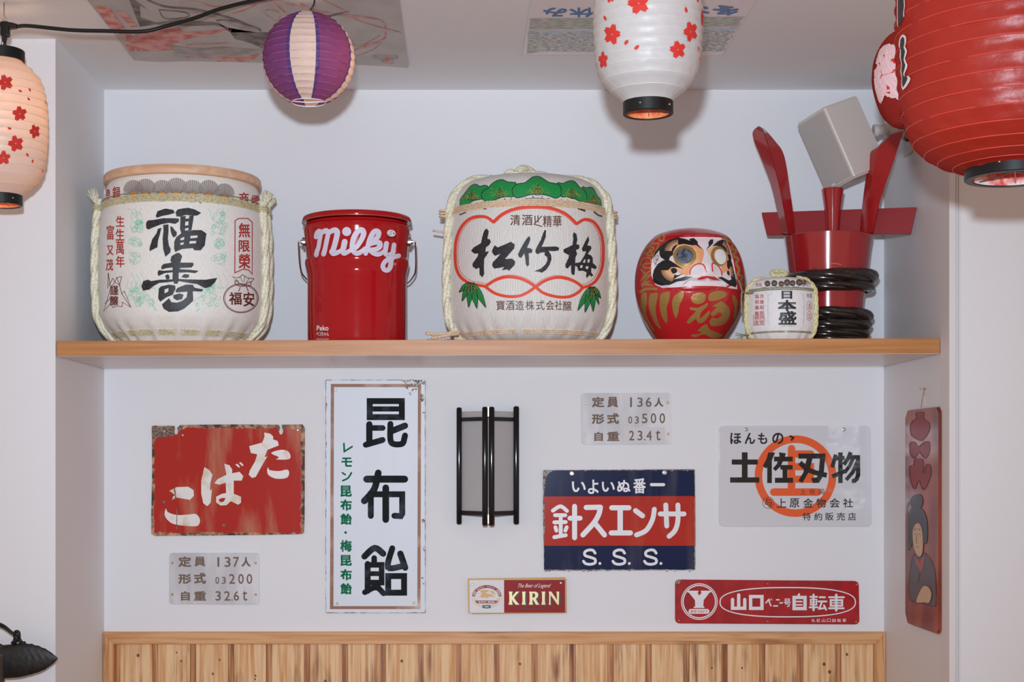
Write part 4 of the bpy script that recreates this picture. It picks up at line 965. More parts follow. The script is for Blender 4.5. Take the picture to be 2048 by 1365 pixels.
def leaf(bx, by, tx, ty, w):
    d = Vector((tx-bx, ty-by)); L_ = d.length; n_ = Vector((-d.y, d.x))/L_
    pt = lambda t, s: (bx+d.x*t+n_.x*s*w, by+d.y*t+n_.y*s*w)
    o = [pt(0,0), pt(.25,.45), pt(.55,.5), pt(.8,.25), pt(1,0), pt(.8,-.25), pt(.55,-.5), pt(.25,-.45)]
    i.cut(); j2.cut(); i.poly(o, smooth=2); j2.stroke(o, 4, 2, closed=True); j2.stroke([pt(0,0), pt(.95,0)], 2, 0, cap=False)
for tx, ty, w in ((235,905,32),(255,965,36),(300,1008,38),(418,1010,38),(357,1015,42)): leaf(318+(tx-320)*.15, 838, tx, ty, w)
for tx, ty, w in ((1196,945,28),(1185,990,20),(1040,1030,36),(1145,1036,36),(1090,1042,40)): leaf(1140+(tx-1140)*.15, 866, tx, ty, w)
for bx, by in ((325, 860), (1130, 890)):
    for _ in range(70): j3.disc(rn.gauss(bx, 30), by+abs(rn.gauss(0, 40))-15, 2, n=5)
lay('bamboo_leaf_print', i, S, B2, .0008, G); lay('bamboo_leaf_outline', j2, S, B2, .0011, G); lay('gold_speckle', j3, S, B2, .0014, G)

# ---- small sake barrel (right, in front)
dc = 3.008; k = dc/FP; c = ((1560-PX0)*k, EYE.y+dc); zb = shz(c[0])+0.0005; H0 = zb-Z
prof = [(H0, .058), (H0+.008, .063), (H0+.018, .068), (H0+.032, .0715), (H0+.06, .0725), (H0+.09, .0715), (H0+.105, .069), (H0+.117, .063), (H0+.125, .052), (H0+.129, .034), (H0+.130, .012)]
prof = [(z+Z, r) for z, r in prof]; pf = [tuple(q) for q in cat_rom(prof, 4)]
B3 = root('sake_barrel', (c[0], c[1], zb), 'smallest sake barrel, in front of the red horned keg', 'barrel')
M_slk = fabric('pale_wrap', rgb(218, 214, 214), rgb(200, 194, 192), 0, 0.5)
b3 = lathe('wrapping', c, pf, M_slk, B3, seg=120, fn=fold_fn(c, zb+.006, zb+.03, 15, .014, 3)); b3['label'] = 'white cloth wrapping'
for an in (195, -31): side_rope('side_rope', c, prof[:-1], an, .0048, M_ystraw, B3, 3, .05, over=True)
for z_ in (Z+.347, Z+.3505): tube('cord_band', circle_path(c, pf, z_, .0012), .0014, M_green, B3, 6, True)
band('cord_band', c, pf, Z+.2625, .004, 2, M_green, B3)
kc = Vector((c[0]-.005, c[1]-.012, Z+.3825)); out = []
for dx, L_ in ((-.006, .010), (.007, .009), (0, .014)):
    out.append(rope_vf([kc+Vector((dx+L_*math.cos(q), .006*math.sin(q), .004+.005*math.sin(q))) for q in [2*PI*j/14 for j in range(14)]], .0042, 3, .04, 6, True, .003, .4, .62))
v, f = join(out); mk('top_knot', v, f, M_ystraw, B3, smooth=True)
T5 = (1460, 520, 6.4)
def q5(u, v, d): return P(T5[0]+u/T5[2], T5[1]+v/T5[2], d)
v, f = rope_vf([q5(180,410,2.985), q5(150,420,2.975), q5(145,520,2.972), q5(150,690,2.972)], .0022, 2, .008, 5, False, .0018); mk('tassel_cord', v, f, M_green, B3, smooth=True)
v, f = rope_vf([q5(160,420,2.98), q5(125,300,2.978), q5(95,250,2.975), q5(75,180,2.975)], .0017, 2, .008, 5, False, .0018); mk('tassel_cord', v, f, M_green, B3, smooth=True)
v, f = join([tube_vf([q5(240,962,2.96), q5(160,962+a_*.3,2.955), q5(x_, 962+a_, 2.95)], .0011, 5) for x_, a_ in ((72,-20),(75,8),(95,40),(125,60),(160,45))]); mk('tassel_cord', v, f, M_green, B3, smooth=True)
for px_, py_ in ((1499,586),(1627,578)):
    p = P(px_, py_, 2.965 if px_ < 1560 else 2.98); tube('knot', [p+Vector((.0062*math.cos(q), .005*math.sin(q), 0)) for q in [2*PI*j/12 for j in range(12)]], .0022, M_green, B3, 6, True)
S = on_mesh(b3); G3 = 4
i = Ink(INK, T5)
i.txt('日',660,398,795,500,.05).txt('本',610,515,850,655,.045).txt('盛',620,655,850,832,.03)
i.txt('ニホンサカリ',650,838,825,858)
lay('lettering', i, S, B3, .0006, G3)
i = Ink(REDI, T5)
for j, (a, b) in enumerate(zip('吉雄昭明', '協和萬郷')):
    y = 440+j*73; i.txt(a, 385, y, 435, y+52, .01).txt(b, 322, y+2, 372, y+54, .01)
i.cut(); i.stroke([(302,710),(445,706),(445,836),(302,840)],4,0,closed=True).stroke([(373,712),(373,836)],3,0).txt('西',380,716,438,765,.01).txt('宮',380,772,438,830,.01).txt('酒',310,716,368,765,.01).txt('造',310,774,368,832,.01)
i.txt('登録',330,302,410,345).txt('商標',980,268,1032,318)
i.cut(); i.ring(1012,592,32,4,ry=60).ring(1012,720,30,4,ry=58).txt('清',996,560,1030,595).txt('酒',996,598,1030,632).txt('本',996,688,1030,720).txt('造',996,725,1030,758)
lay('red_lettering', i, S, B3, .0006, G3)
i = Ink(K_('sepia_small', 110, 80, 66), T5); i.txt('特選',978,432,1045,490); lay('brown_lettering', i, S, B3, .0006, G3)
i = Ink(K_('dark_fan', 72, 70, 72), T5)
for x, y, r_ in ((480,305,38),(568,302,40),(655,308,36),(730,292,42),(800,300,38),(885,290,42),(945,288,34)): i.cut(); i.disc(x, y, r_, n=20)
lay('fan_print', i, S, B3, .0003, G3)
i = Ink(GOLDI, T5)
for x, y, r_ in ((480,305,38),(568,302,40),(655,308,36),(730,292,42),(800,300,38),(885,290,42),(945,288,34)):
    for a in range(5): i.stroke([(x, y+14), (x+r_*.8*math.cos(PI+PI*(a+.5)/5), y+14+r_*.8*math.sin(PI+PI*(a+.5)/5))], 3, 0, cap=False)
lay('gold_print', i, S, B3, .0006, G3)
i = Ink(BLACK, T5); i.stroke([(400,352),(450,356),(490,325),(520,345),(560,328),(600,350),(640,335),(665,355),(690,330),(740,345),(780,325),(830,350),(880,345),(900,318),(940,340),(970,318),(1000,338)],5,0); lay('zigzag_print', i, S, B3, .0006, G3)
i = Ink(K_('pale_line', 168, 172, 180), T5)
for x0_ in (490, 940):
    for _ in range(5): i.stroke([(x0_+rn.uniform(-12, 12), 440), (x0_+rn.uniform(-12, 12), 640), (x0_+rn.uniform(-20, 20), 840)], 2.2, 3, cap=False)
    for _ in range(14):
        y = rn.uniform(430, 820); s_ = rn.choice((-1, 1)); i.stroke([(x0_, y), (x0_+s_*25, y-20), (x0_+s_*rn.uniform(35, 60), y-rn.uniform(-10, 50))], 2, 3, cap=False)
lay('pale_line_drawing', i, S, B3, .0003, G3)

# ---- red tin pail
dc = 3.10; k = dc/FP; c = ((714-PX0)*k, EYE.y+dc); zb = shz(c[0])+0.0009
def yz(py, d=2.99): return Z+(PY0-py)/FP*d
M_tin = mat('red_tin', rgb(152, 18, 24), 0.10, coat=0.0, spec=0.3, bump=0.12, bscale=30, bdist=0.002)
B4 = root('tin_pail', (c[0], c[1], zb), 'red tin candy pail with lid, wire handle and big white script', 'pail')
zb += .0006
prof = [(zb, .1035), (zb+.003, .105), (zb+.008, .1045), (zb+.02, .1045), (zb+.06, .1045), (yz(550), .1045), (yz(535), .1052), (yz(522), .1085), (yz(514), .1098), (yz(508), .1092), (yz(503), .1068), (yz(480), .1085), (yz(460), .1105), (yz(448), .1120), (yz(441), .1115), (yz(437), .1085), (yz(433), .1075)]
b4 = lathe('can_body', c, [tuple(q) for q in cat_rom(prof, 3)], M_tin, B4, seg=128)
lathe('lid', c, [(yz(430), .1125), (yz(429.5), .1150), (yz(427), .1158), (yz(423), .1150), (yz(420), .1135), (yz(418.5), .110)], M_tin, B4, seg=128)
tube('lid_seam', [Vector((c[0]+.1157*math.cos(2*PI*j/96), c[1]+.1157*math.sin(2*PI*j/96), yz(430.2))) for j in range(96)], .0007, M_brass, B4, 6, True)
for sx in (-1, 1):
    ex = c[0]+sx*.1125; ez = yz(485, 3.1); an = math.atan2(-.1, 1)
    v, f = join([tube_vf([Vector((ex-sx*.004, c[1]-.005, ez)), Vector((ex+sx*.002, c[1]-.005, ez))], .010, 16), tube_vf([Vector((ex+sx*.002, c[1]-.005, ez)), Vector((ex+sx*.006, c[1]-.005, ez))], .005, 12)])
    mk('handle_ear', v, f, M_steel, B4, smooth=False)
hx = .1185; pth = []
for s in (-1, 1):
    q = [Vector((c[0]+s*(hx-.006), c[1]-.005, yz(485, 3.1))), Vector((c[0]+s*(hx+.003), c[1]-.005, yz(484, 3.1))), Vector((c[0]+s*(hx+.005), c[1]-.002, yz(489, 3.1))), Vector((c[0]+s*(hx+.005), c[1]+.03, yz(530, 3.1))), Vector((c[0]+s*(hx-.002), c[1]+.055, yz(548, 3.1))), Vector((c[0]+s*.09, c[1]+.095, yz(566, 3.15)))]
    pth += q if s < 0 else q[::-1]
    if s < 0: pth += [Vector((c[0], c[1]+.117, yz(575, 3.2)))]
tube('wire_handle', [Vector(p) for p in cat_rom([tuple(p) for p in pth], 4)], .0017, M_steel, B4, 8)
S = on_mesh(b4); T = (620, 440, 10.24); GM = 6
i = Ink(mat('white_script', rgb(190, 186, 200), .45, spec=.3), T)
i.stroke([(128,352),(150,275),(190,238),(218,275),(208,370),(178,560),(150,640),(132,722)], (92,110,84,96), 6)
i.stroke([(228,275),(290,235),(350,228),(372,290),(345,430),(308,610),(282,702)], (90,110,96,92,104), 6)
i.stroke([(390,265),(455,225),(525,212),(560,265),(532,420),(482,600),(452,660),(490,692),(570,668),(650,630)], (90,110,116,108,108,98,90), 6)
i.stroke([(712,450),(690,560),(668,640),(700,685),(770,662),(840,620)], (120,112,108,92,90), 6); i.disc(752,240,92)
i.stroke([(835,630),(950,560),(1040,430),(1095,300),(1080,225),(1020,210),(960,260),(900,360),(872,480),(868,590),(900,660),(970,688),(1060,650),(1130,590)], (90,92,112,118,110,108,110,100,100,96), 6)
i.stroke([(1140,690),(1180,560),(1225,400),(1290,270),(1350,228),(1405,262),(1385,350),(1310,430),(1230,500)], (96,104,110,104,104,100,90), 6)
i.stroke([(1250,490),(1340,465),(1420,475),(1425,545),(1360,600),(1260,612)], (90,100,112,104,90), 6); i.stroke([(1220,620),(1290,680),(1380,708),(1470,680),(1540,620)], (96,96,86), 6)
i.stroke([(1562,485),(1545,590),(1535,680),(1580,722),(1660,700),(1710,640)], (104,96,92,92), 6)
i.stroke([(1716,510),(1700,620),(1680,740),(1655,860),(1640,960),(1590,1030),(1520,1020),(1488,950),(1520,870),(1610,800),(1720,760),(1810,738)], (92,96,100,100,96,96,92,92,100), 6)
lay('white_script', i, S, B4, .0006, GM)
i = Ink(WHITE, T).disc(1663,272,88,ry=68,rot=.25).ring(1735,905,20,5); i.disc(1735,905,5)
i.at(580, 400, 4.55); i.txt('Peko', 245, 1145, 352, 1190, .02).txt('ペコちゃん', 240, 1203, 355, 1240, .01).txt('©FUJIYA CO.,LTD.', 242, 1262, 355, 1278)
lay('white_lettering', i, S, B4, .0006, GM)
i = Ink(BLACK, T).stroke([(1600,265),(1615,240),(1640,260),(1622,300),(1605,285)],5).stroke([(1640,235),(1690,228)],6).stroke([(1672,235),(1655,300),(1625,312)],6).txt('FUJIYA',1568,350,1750,392,.03); lay('small_lettering', i, S, B4, .0009, GM)
lay('emblem', Ink(ORANGEI, T).disc(1712,278,16,ry=22), S, B4, .0009, GM)

# ---- daruma
dc = 3.08; k = dc/FP; T4 = (1240, 420, 4.875); c = ((1379.5-PX0)*k, EYE.y+dc); zb = shz(c[0])+0.0005
tab = [(1345, 225), (1325, 262), (1300, 285), (1275, 312), (1200, 362), (1100, 425), (1000, 470), (900, 505), (800, 527), (700, 533), (600, 528), (500, 510), (420, 484), (340, 446), (280, 406), (230, 352), (190, 285), (165, 215), (150, 140), (145, 50), (144, 6)]
prof = []
for v_, r_ in tab:
    r = r_/T4[2]*k; py = T4[1]+v_/T4[2]; d = dc-(r*0.25 if v_ > 700 else r*0.25+(700-v_)/560*(.115-r*.25)*.55)
    prof.append((max(zb+.0001*len(prof), Z+(PY0-py)/FP*d), r))
prof[0] = (zb, prof[0][1])
va = math.atan2(EYE.y-c[1], -c[0])
zlist = [tuple(q) for q in cat_rom(prof, 5)]
def face_fn(a, z, r):
    ph = (a-va+PI) % (2*PI)-PI
    if abs(ph) > 1.5: return r
    x = c[0]+r*math.cos(a); y = c[1]+r*math.sin(a); d = y-EYE.y
    u = (PX0+x/d*FP-T4[0])*T4[2]; v = (PY0-(z-Z)/d*FP-T4[1])*T4[2]
    def g(cu, cv, su, sv): return math.exp(-((u-cu)/su)**2-((v-cv)/sv)**2)
    e = (abs(u-722)/425)**3.2+(abs(v-515)/262)**3.2
    t = max(0, min(1, (1.18-e)/.34)); t = t*t*(3-2*t)
    dr = -.0085*t+.012*g(860,560,80,90)*t+.0035*g(632,452,110,110)*t+.003*g(968,455,100,110)*t+.006*g(700,250,500,40)*(1-t)
    dr += .003*g(870,640,220,40)
    return r+dr
M_dar = mat('red_papier_mache', rgb(166, 26, 34), 0.28, coat=0.35, bump=0.25, bscale=60, bdist=0.002)
B5 = root('daruma_doll', (c[0], c[1], zb), 'red daruma doll with moustached white face and gold brush marks', 'doll')
pz = []
for (z0, r0), (z1, r1) in zip(zlist, zlist[1:]):
    pz.append((z0, r0))
    if z1-z0 > .004: pz.append(((z0+z1)/2, (r0+r1)/2))
pz.append(zlist[-1])
b5 = lathe('body', c, pz, M_dar, B5, seg=220, fn=face_fn)
S = on_mesh(b5); GD = 3.5
D = lambda nm, m, lift: (nm, m, lift)
M_fw = mat('face_white', rgb(208, 198, 200), .5); M_pe = mat('face_peach', rgb(214, 144, 96), .5, col2=rgb(222, 168, 128), scale=60)
lay('face_paint', Ink(M_fw, T4).poly([(570,272),(640,266),(800,264),(980,268),(1035,300),(1075,380),(1105,500),(1128,640),(1142,775),(1090,768),(1000,750),(900,742),(700,742),(560,755),(420,765),(345,730),(305,640),(302,560),(310,490),(350,405),(440,320),(510,282)]), S, B5, .0003, GD)
i = Ink(M_pe, T4)
i.poly([(500,330),(580,300),(680,310),(760,350),(815,400),(810,470),(790,520),(730,540),(690,580),(660,640),(600,625),(540,600),(430,620),(430,540),(520,540),(530,470),(480,430),(470,380)], smooth=3)
i.poly([(845,400),(900,360),(960,310),(1010,290),(1050,340),(1070,420),(1080,500),(1050,540),(1090,600),(1100,640),(1040,600),(1000,620),(985,560),(940,520),(895,500),(880,450)], smooth=3)
lay('peach_paint', i, S, B5, .0006, GD)
i = Ink(BLACK, T4)
i.poly([(318,495),(345,410),(420,335),(500,285),(570,272),(640,288),(720,318),(760,345),(700,348),(620,335),(560,345),(540,375),(520,410),(520,440),(490,460),(480,490),(440,492),(400,465),(388,440),(385,395),(350,440)])
i.poly([(325,700),(318,640),(330,590),(370,530),(420,495),(470,487),(500,500),(560,540),(625,582),(560,560),(500,560),(470,590),(500,620),(560,640),(620,620),(520,680),(590,665),(640,648),(712,652),(640,690),(560,700),(480,735),(400,742),(350,725)])
i.poly([(675,285),(720,278),(755,310),(760,340),(820,400),(740,345),(690,315)]); i.poly([(860,320),(880,292),(908,292),(905,330),(880,355),(835,398),(865,350)])
i.poly([(900,355),(950,310),(1000,285),(1030,300),(1060,380),(1085,480),(1060,500),(1040,420),(1020,395),(980,362),(940,352)])
i.poly([(1040,500),(1075,480),(1095,540),(1120,640),(1135,720),(1125,755),(1060,735),(990,680),(950,660),(990,652),(1060,690),(1085,680),(1060,600),(1040,550)])
i.disc(525,595,32,ry=28).disc(1055,618,14,ry=24,rot=-.3)
i.poly([(600,735),(660,690),(700,668),(640,715)])
for x, y in ((360,500),(340,540)): i.stroke([(x,y),(x+18,y-40),(x+6,y-55),(x-10,y-30),(x+20,y-5)],4,4)
lay('black_paint', i, S, B5, .0009, GD)
i = Ink(mat('lash_cream', rgb(214, 160, 120), .5), T4)
for j in range(12):
    a = PI+.15+j*.115; i.stroke([(575+70*math.cos(a), 410+70*math.sin(a)), (585+150*math.cos(a), 415+125*math.sin(a))], (9, 4), 0, cap=False)
for j in range(14):
    a = PI*.62+j*.088; i.stroke([(560+50*math.cos(a)-10, 590+42*math.sin(a)), (565+160*math.cos(a), 590+120*math.sin(a))], (9, 4), 0, cap=False)
for j in range(9):
    a = -1.3+j*.16; i.stroke([(985+55*math.cos(a), 430+85*math.sin(a)), (985+95*math.cos(a), 440+140*math.sin(a))], (8, 3), 0, cap=False)
for j in range(8):
    a = -1.0+j*.2; i.stroke([(1045+18*math.cos(a), 620+30*math.sin(a)), (1050+55*math.cos(a), 620+85*math.sin(a))], (8, 3), 0, cap=False)
lay('lash_paint', i, S, B5, .0012, GD)
i = Ink(BLACK, T4); i.disc(530,597,30,ry=24,rot=-.3)
for j in range(11):
    x = 690+j*14; i.stroke([(x+16,662),(x-8,694)], 2.5, 0, cap=False)
for j in range(10):
    x = 865+j*12; i.stroke([(x,664),(x+20,694)], 2.5, 0, cap=False)
lay('whisker_paint', i, S, B5, .0013, GD)
i = Ink(mat('face_red', rgb(190, 40, 40), .4), T4)
i.stroke([(680,632),(690,580),(730,540),(780,528),(820,545),(842,605)], 11).stroke([(900,600),(895,545),(905,520),(950,545),(980,590),(992,638)], 11)
i.poly([(752,672),(790,650),(850,642),(920,650),(972,690),(900,680),(850,660),(800,678),(765,682)]); lay('lip_paint', i, S, B5, .0013, GD)
M_gold = mat('gold_lacquer', (0.46, 0.29, 0.09, 1), 0.40, 0.5, bump=0.6, bscale=120, bdist=0.001)
i = Ink(M_gold, T4); i.ring(632,452,94,30,ry=86).cut().ring(962,455,62,28,ry=82,rot=-.25); lay('eye_ring', i, S, B5, .0014, GD)
i = Ink(mat('eye_grey', rgb(52, 56, 66), .25, col2=rgb(96, 104, 118), scale=120), T4).disc(632,453,80,ry=73); lay('pupil', i, S, B5, .0016, GD)
i = Ink(mat('eye_white', rgb(212, 212, 214), .3), T4).disc(976,460,54,ry=74,rot=-.22); lay('eyeball', i, S, B5, .0016, GD)
i = Ink(M_gold, T4)
for pl_ in ([(215,815),(265,810),(262,900),(255,1000),(290,1090),(345,1180),(300,1150),(240,1050),(205,950),(205,870)],
  [(290,830),(330,810),(375,815),(360,900),(350,980),(370,1080),(408,1165),(350,1120),(300,1010),(285,920)],
  [(400,820),(450,800),(487,800),(480,880),(455,960),(465,1050),(455,1110),(410,1040),(390,960),(388,880)],
  [(540,830),(590,800),(620,800),(615,860),(580,930),(570,1000),(545,1060),(520,1000),(508,930),(515,870)],
  [(690,860),(720,820),(790,805),(835,830),(825,890),(770,920),(715,905)],
  [(860,850),(880,810),(950,788),(1030,800),(1035,840),(980,870),(900,890),(865,880)],
  [(685,950),(760,955),(850,905),(850,940),(790,1000),(780,1060),(870,980),(870,1020),(820,1090),(760,1105),(740,1060),(680,1110),(650,1090),(690,1040),(740,985),(690,975)],
  [(900,940),(980,890),(1000,900),(1060,950),(1070,1030),(1030,1100),(960,1130),(890,1130),(870,1090),(900,1050),(950,1060),(990,1020),(960,1000),(910,1040),(880,1010),(940,950)],
  [(700,1215),(760,1210),(800,1190),(750,1180),(820,1120),(850,1120),(880,1170),(1000,1215),(960,1245),(880,1245),(820,1210),(740,1240),(700,1235)],
  [(1090,830),(1125,850),(1145,920),(1120,1060),(1100,1050),(1115,960),(1100,900)]): i.poly(pl_, smooth=2)
i.stroke([(200,800),(270,770),(355,772)],26)
for s in ([(330,300),(400,250),(430,260),(420,300),(380,290),(400,240)],[(300,340),(380,330),(350,400),(310,450),(240,420),(280,360),(330,380),(260,430)],[(290,380),(310,430)],[(200,545),(230,480),(290,470),(300,520),(240,530),(230,560),(300,570)],[(205,580),(250,620),(290,600),(240,650),(210,690),(260,650),(300,640),(240,700),(290,700),(215,730),(310,735)],[(220,750),(260,720),(320,740)]): i.stroke(s, 15, 4)
i.stroke([(1010,260),(1050,300),(1100,330),(1080,380),(1130,400),(1100,450),(1150,480),(1130,530),(1160,580),(1150,630),(1185,650),(1170,700),(1195,740)], 24, 4)
lay('gold_brushwork', i, S, B5, .0006, GD)

# ---- red lacquered horned keg
M_lr = mat('red_lacquer', rgb(140, 26, 30), 0.14, coat=0.6, bump=0.10, bscale=14, bdist=0.003)
M_lr2 = mat('red_lacquer_worn', rgb(146, 22, 24), 0.3, coat=0.3)
M_bl = mat('black_braid', (0.016, 0.012, 0.011, 1), 0.2, coat=0.5, col2=(0.04, 0.018, 0.012, 1), scale=90, lo=.55, hi=.7)
dc = 3.137; k = dc/FP; c = ((1656-PX0)*k, EYE.y+dc); zb = shz(c[0])+0.0005
T6 = (1480, 160, 3.4125)
def q6(u, v, d): return P(T6[0]+u/T6[2], T6[1]+v/T6[2], d)
B6 = root('horned_keg', (c[0], c[1], zb), 'red lacquered keg with two tall horn handles and black braided hoops', 'keg')
zt_ = yz(461, dc-.09)
prof = [(zb, .069), (zb+.03, .0705), (yz(600, dc), .0745), (yz(545, dc), .083), (yz(500, dc), .0885), (zt_-.001, .0925), (zt_, .0915), (zt_, .083), (zt_-.012, .082)]
b6 = lathe('keg_body', c, [(z, r) for z, r in prof], M_lr, B6, seg=28*4, caps=(True, True))
pb = prof[:6]
def hoop(z, R, tilt, ph):
    path = [Vector((c[0]+(rfun(pb, z)+R*.75)*math.cos(q), c[1]+(rfun(pb, z)+R*.75)*math.sin(q), z+tilt*math.sin(q+ph))) for q in [2*PI*j/60 for j in range(60)]]
    v, f = rope_vf(path, R, 4, .26, 9, True, .004, .42, .66); return mk('braided_hoop', v, f, M_bl, B6, smooth=True)
for z_, R, t_ in ((yz(547, 3.04), .0135, .004), (yz(567, 3.04), .0115, .003), (yz(625, 3.04), .0125, -.002), (yz(645, 3.04), .0115, .002), (yz(663, 3.05), .010, .001), (yz(677, 3.05), .0085, 0)): hoop(z_, R, t_, 1.0)
def loft(name, secs, m, par):
    V = []; F = []; n = len(secs[0])
    for s in secs: V += s
    for a in range(len(secs)-1):
        for b in range(n): d_ = (b+1) % n; F.append([a*n+b, a*n+d_, (a+1)*n+d_, (a+1)*n+b])
    F.append(list(range(n))[::-1]); F.append([(len(secs)-1)*n+b for b in range(n)])
    bm = bmesh.new(); vs = [bm.verts.new(v) for v in V]
    for f in F: bm.faces.new([vs[q] for q in f])
    bmesh.ops.recalc_face_normals(bm, faces=bm.faces[:])
    bmesh.ops.bevel(bm, geom=[e for e in bm.edges if e.calc_face_angle(0) > .6], offset=.0012, segments=2, affect='EDGES')
    bm.verts.index_update(); V = [v.co.copy() for v in bm.verts]; F = [[v.index for v in f.verts] for f in bm.faces]; bm.free()
    return mk(name, V, F, m, par)
def horn(ridge, edge, side, dr, de, ds, m):
    secs = []; ridge, edge, side = (cat_rom(q, 5) for q in (ridge, edge, side))
    for (a, b, s) in zip(ridge, edge, side):
        A = q6(a[0], a[1], dr); B = q6(b[0], b[1], de); Sx = q6(s[0], s[1], ds)
        secs.append([A, B, B+(Sx-A), Sx])
    o = loft('horn_handle', secs, m, B6); o.data.polygons.foreach_set('use_smooth', [True]*len(o.data.polygons)); sharp(o, 32); return o
horn([(150,325),(190,440),(228,570),(270,730),(300,890),(330,1055)], [(168,335),(240,415),(305,520),(345,770),(362,890),(378,1055)], [(128,312),(82,372),(140,530),(205,700),(248,880),(285,1040)], 3.065, 3.085, 3.10, M_lr)
horn([(1030,372),(985,425),(942,475),(905,660),(872,850),(852,1045)], [(1118,345),(1085,450),(1040,590),(985,740),(945,880),(908,1045)], [(1010,378),(925,470),(885,505),(855,680),(832,860),(815,1040)], 3.075, 3.055, 3.10, M_lr2)
pts = [(145,905),(1207,868),(1165,1050),(182,1060)]
pa, pb_ = q6(145, 905, 3.19), q6(1207, 868, 3.078); pn = Vector((pa.y-pb_.y, pb_.x-pa.x, 0)).normalized(); fr = []
for u, v in pts:
    w_ = ray(T6[0]+u/T6[2], T6[1]+v/T6[2]); fr.append(EYE+w_*((pa-EYE).dot(pn)/w_.dot(pn)))
nb = pn*.009
loft('cross_board', [fr, [p+nb for p in fr]], mat('red_board', rgb(132, 18, 22), .45, spec=.25), B6)
pc = q6(636, 0, 3.085); px_ = pc.x
z0 = q6(0, 1030, 3.08).z; z1 = q6(0, 752, 3.085).z; z2 = q6(0, 738, 3.085).z
lathe('stopper', (px_, EYE.y+3.09), [(z0-.02, .0125), (z0+(z1-z0)*.5, .0165), (z1, .0228), (z1+.003, .0228), (z2, .020)], M_lr, B6, seg=40)
i = Ink(mat('worn_edge', rgb(190, 130, 90), .6), T6); i.stroke([(620,1255),(650,1253),(690,1262)],3)
for u, v in ((470,1020),(790,1022),(612,1024)): i.stroke([(u,v),(u+2,v+6)],3)
lay('worn_edge', i, on_mesh(b6), B6, .0005, 4)
# ------------------------------------------------------------------ hanging lanterns
M_lin1 = mat('orange_liner', rgb(226, 130, 84), .5, col2=rgb(190, 84, 50), scale=60); M_lin2 = mat('pale_liner', rgb(226, 196, 190), .5, col2=rgb(190, 70, 60), scale=30, lo=.45, hi=.55)
bulb_m = emis('warm_bulb', (1.0, 0.62, 0.34, 1), 40)
REDP = mat('red_flower_print', rgb(186, 50, 42), 0.6, spec=.2)
M_wire = mat('lantern_wire', (0.25, 0.25, 0.25, 1), 0.35, 0.8)
def scallop(prof, n, amp):
    """cloth between n rib positions sags inwards"""
    z0, z1 = prof[0][0], prof[-1][0]; out = []; m = n*6
    for j in range(m+1):
        z = z0+(z1-z0)*j/m; t = (j % 6)/6; out.append((z, interp(prof, z)-amp*math.sin(PI*t)))
    return out
def sag_fn(seed, amp):
    rn_ = random.Random(seed); ph = [rn_.uniform(0, 6.3) for _ in range(5)]
    return lambda a, z, r: r+amp*(math.sin(7*a+ph[0]+40*z)+.6*math.sin(13*a+ph[1]-90*z)+.4*math.sin(23*a+ph[2]+160*z))*(.3+.7*abs(math.sin(210*z)))
def collar(name, c, z0, z1, r, m, par, th=.006, liner=None):
    v, f, uv = lathe_vf(c, [(z0, r-th), (z0, r-.001), (z0+.001, r), (z1-.001, r), (z1, r-.001), (z1, r-th), (z0, r-th)], 64, caps=(False, False))
    o = mk(name, v, f, m, par, smooth=True); sharp(o, 30)
    if liner:
        v, f, uv = lathe_vf(c, [(z0+.0015, r-th-.0003), (z1+.012, r-th-.0003)], 64, caps=(False, False)); mk('liner', v, f, liner, par, smooth=True)
    return o
def ribs(c, zs, prof, m, par, r=.0007, dz=0):
    for z in zs:
        rr_ = interp(prof, z); tube('rib', [Vector((c[0]+rr_*math.cos(2*PI*j/72), c[1]+rr_*math.sin(2*PI*j/72), z)) for j in range(72)], r, m, par, 5, True)
def bulb(c, z, par, r=.016, h=.045, m=None):
    lathe('bulb', c, [(z-h/2, .004), (z-h/2+.006, r*.8), (z-h/6, r), (z+h/6, r*.9), (z+h/2-.006, r*.55), (z+h/2, .006)], m or bulb_m, par, seg=20)
PET = [(0, .04), (.10, .16), (.20, .36), (.22, .58), (.15, .82), (.10, .98), (0, .86), (-.10, .98), (-.15, .82), (-.22, .58), (-.20, .36), (-.10, .16)]
def sakura(i, x, y, R, sx=1.0, rot=0.0, sk=0.0):
    i.cut()
    for q in range(5):
        a = rot+2*PI*q/5; ca, sa = math.cos(a), math.sin(a)
        i.poly([(x+sx*R*(1.55*u*ca-v*sa), y-R*(1.55*u*sa+v*ca)+sk*R*u) for u, v in PET])
def petal(i, x, y, R, rot, sx=1.0):
    i.cut()
    ca, sa = math.cos(rot), math.sin(rot); i.poly([(x+sx*R*(2.2*u*ca-(v-.5)*2*sa)*.8, y-R*(2.2*u*sa+(v-.5)*2*ca)*.8) for u, v in PET])
BODY = [(-.124, .0385), (-.120, .0425), (-.1095, .0553), (-.0965, .0683), (-.082, .0760), (-.0596, .0812), (-.022, .0838), (0, .0841), (.022, .0838), (.0596, .0812), (.082, .0760), (.0965, .0683), (.1095, .0553), (.120, .0425), (.124, .0385)]
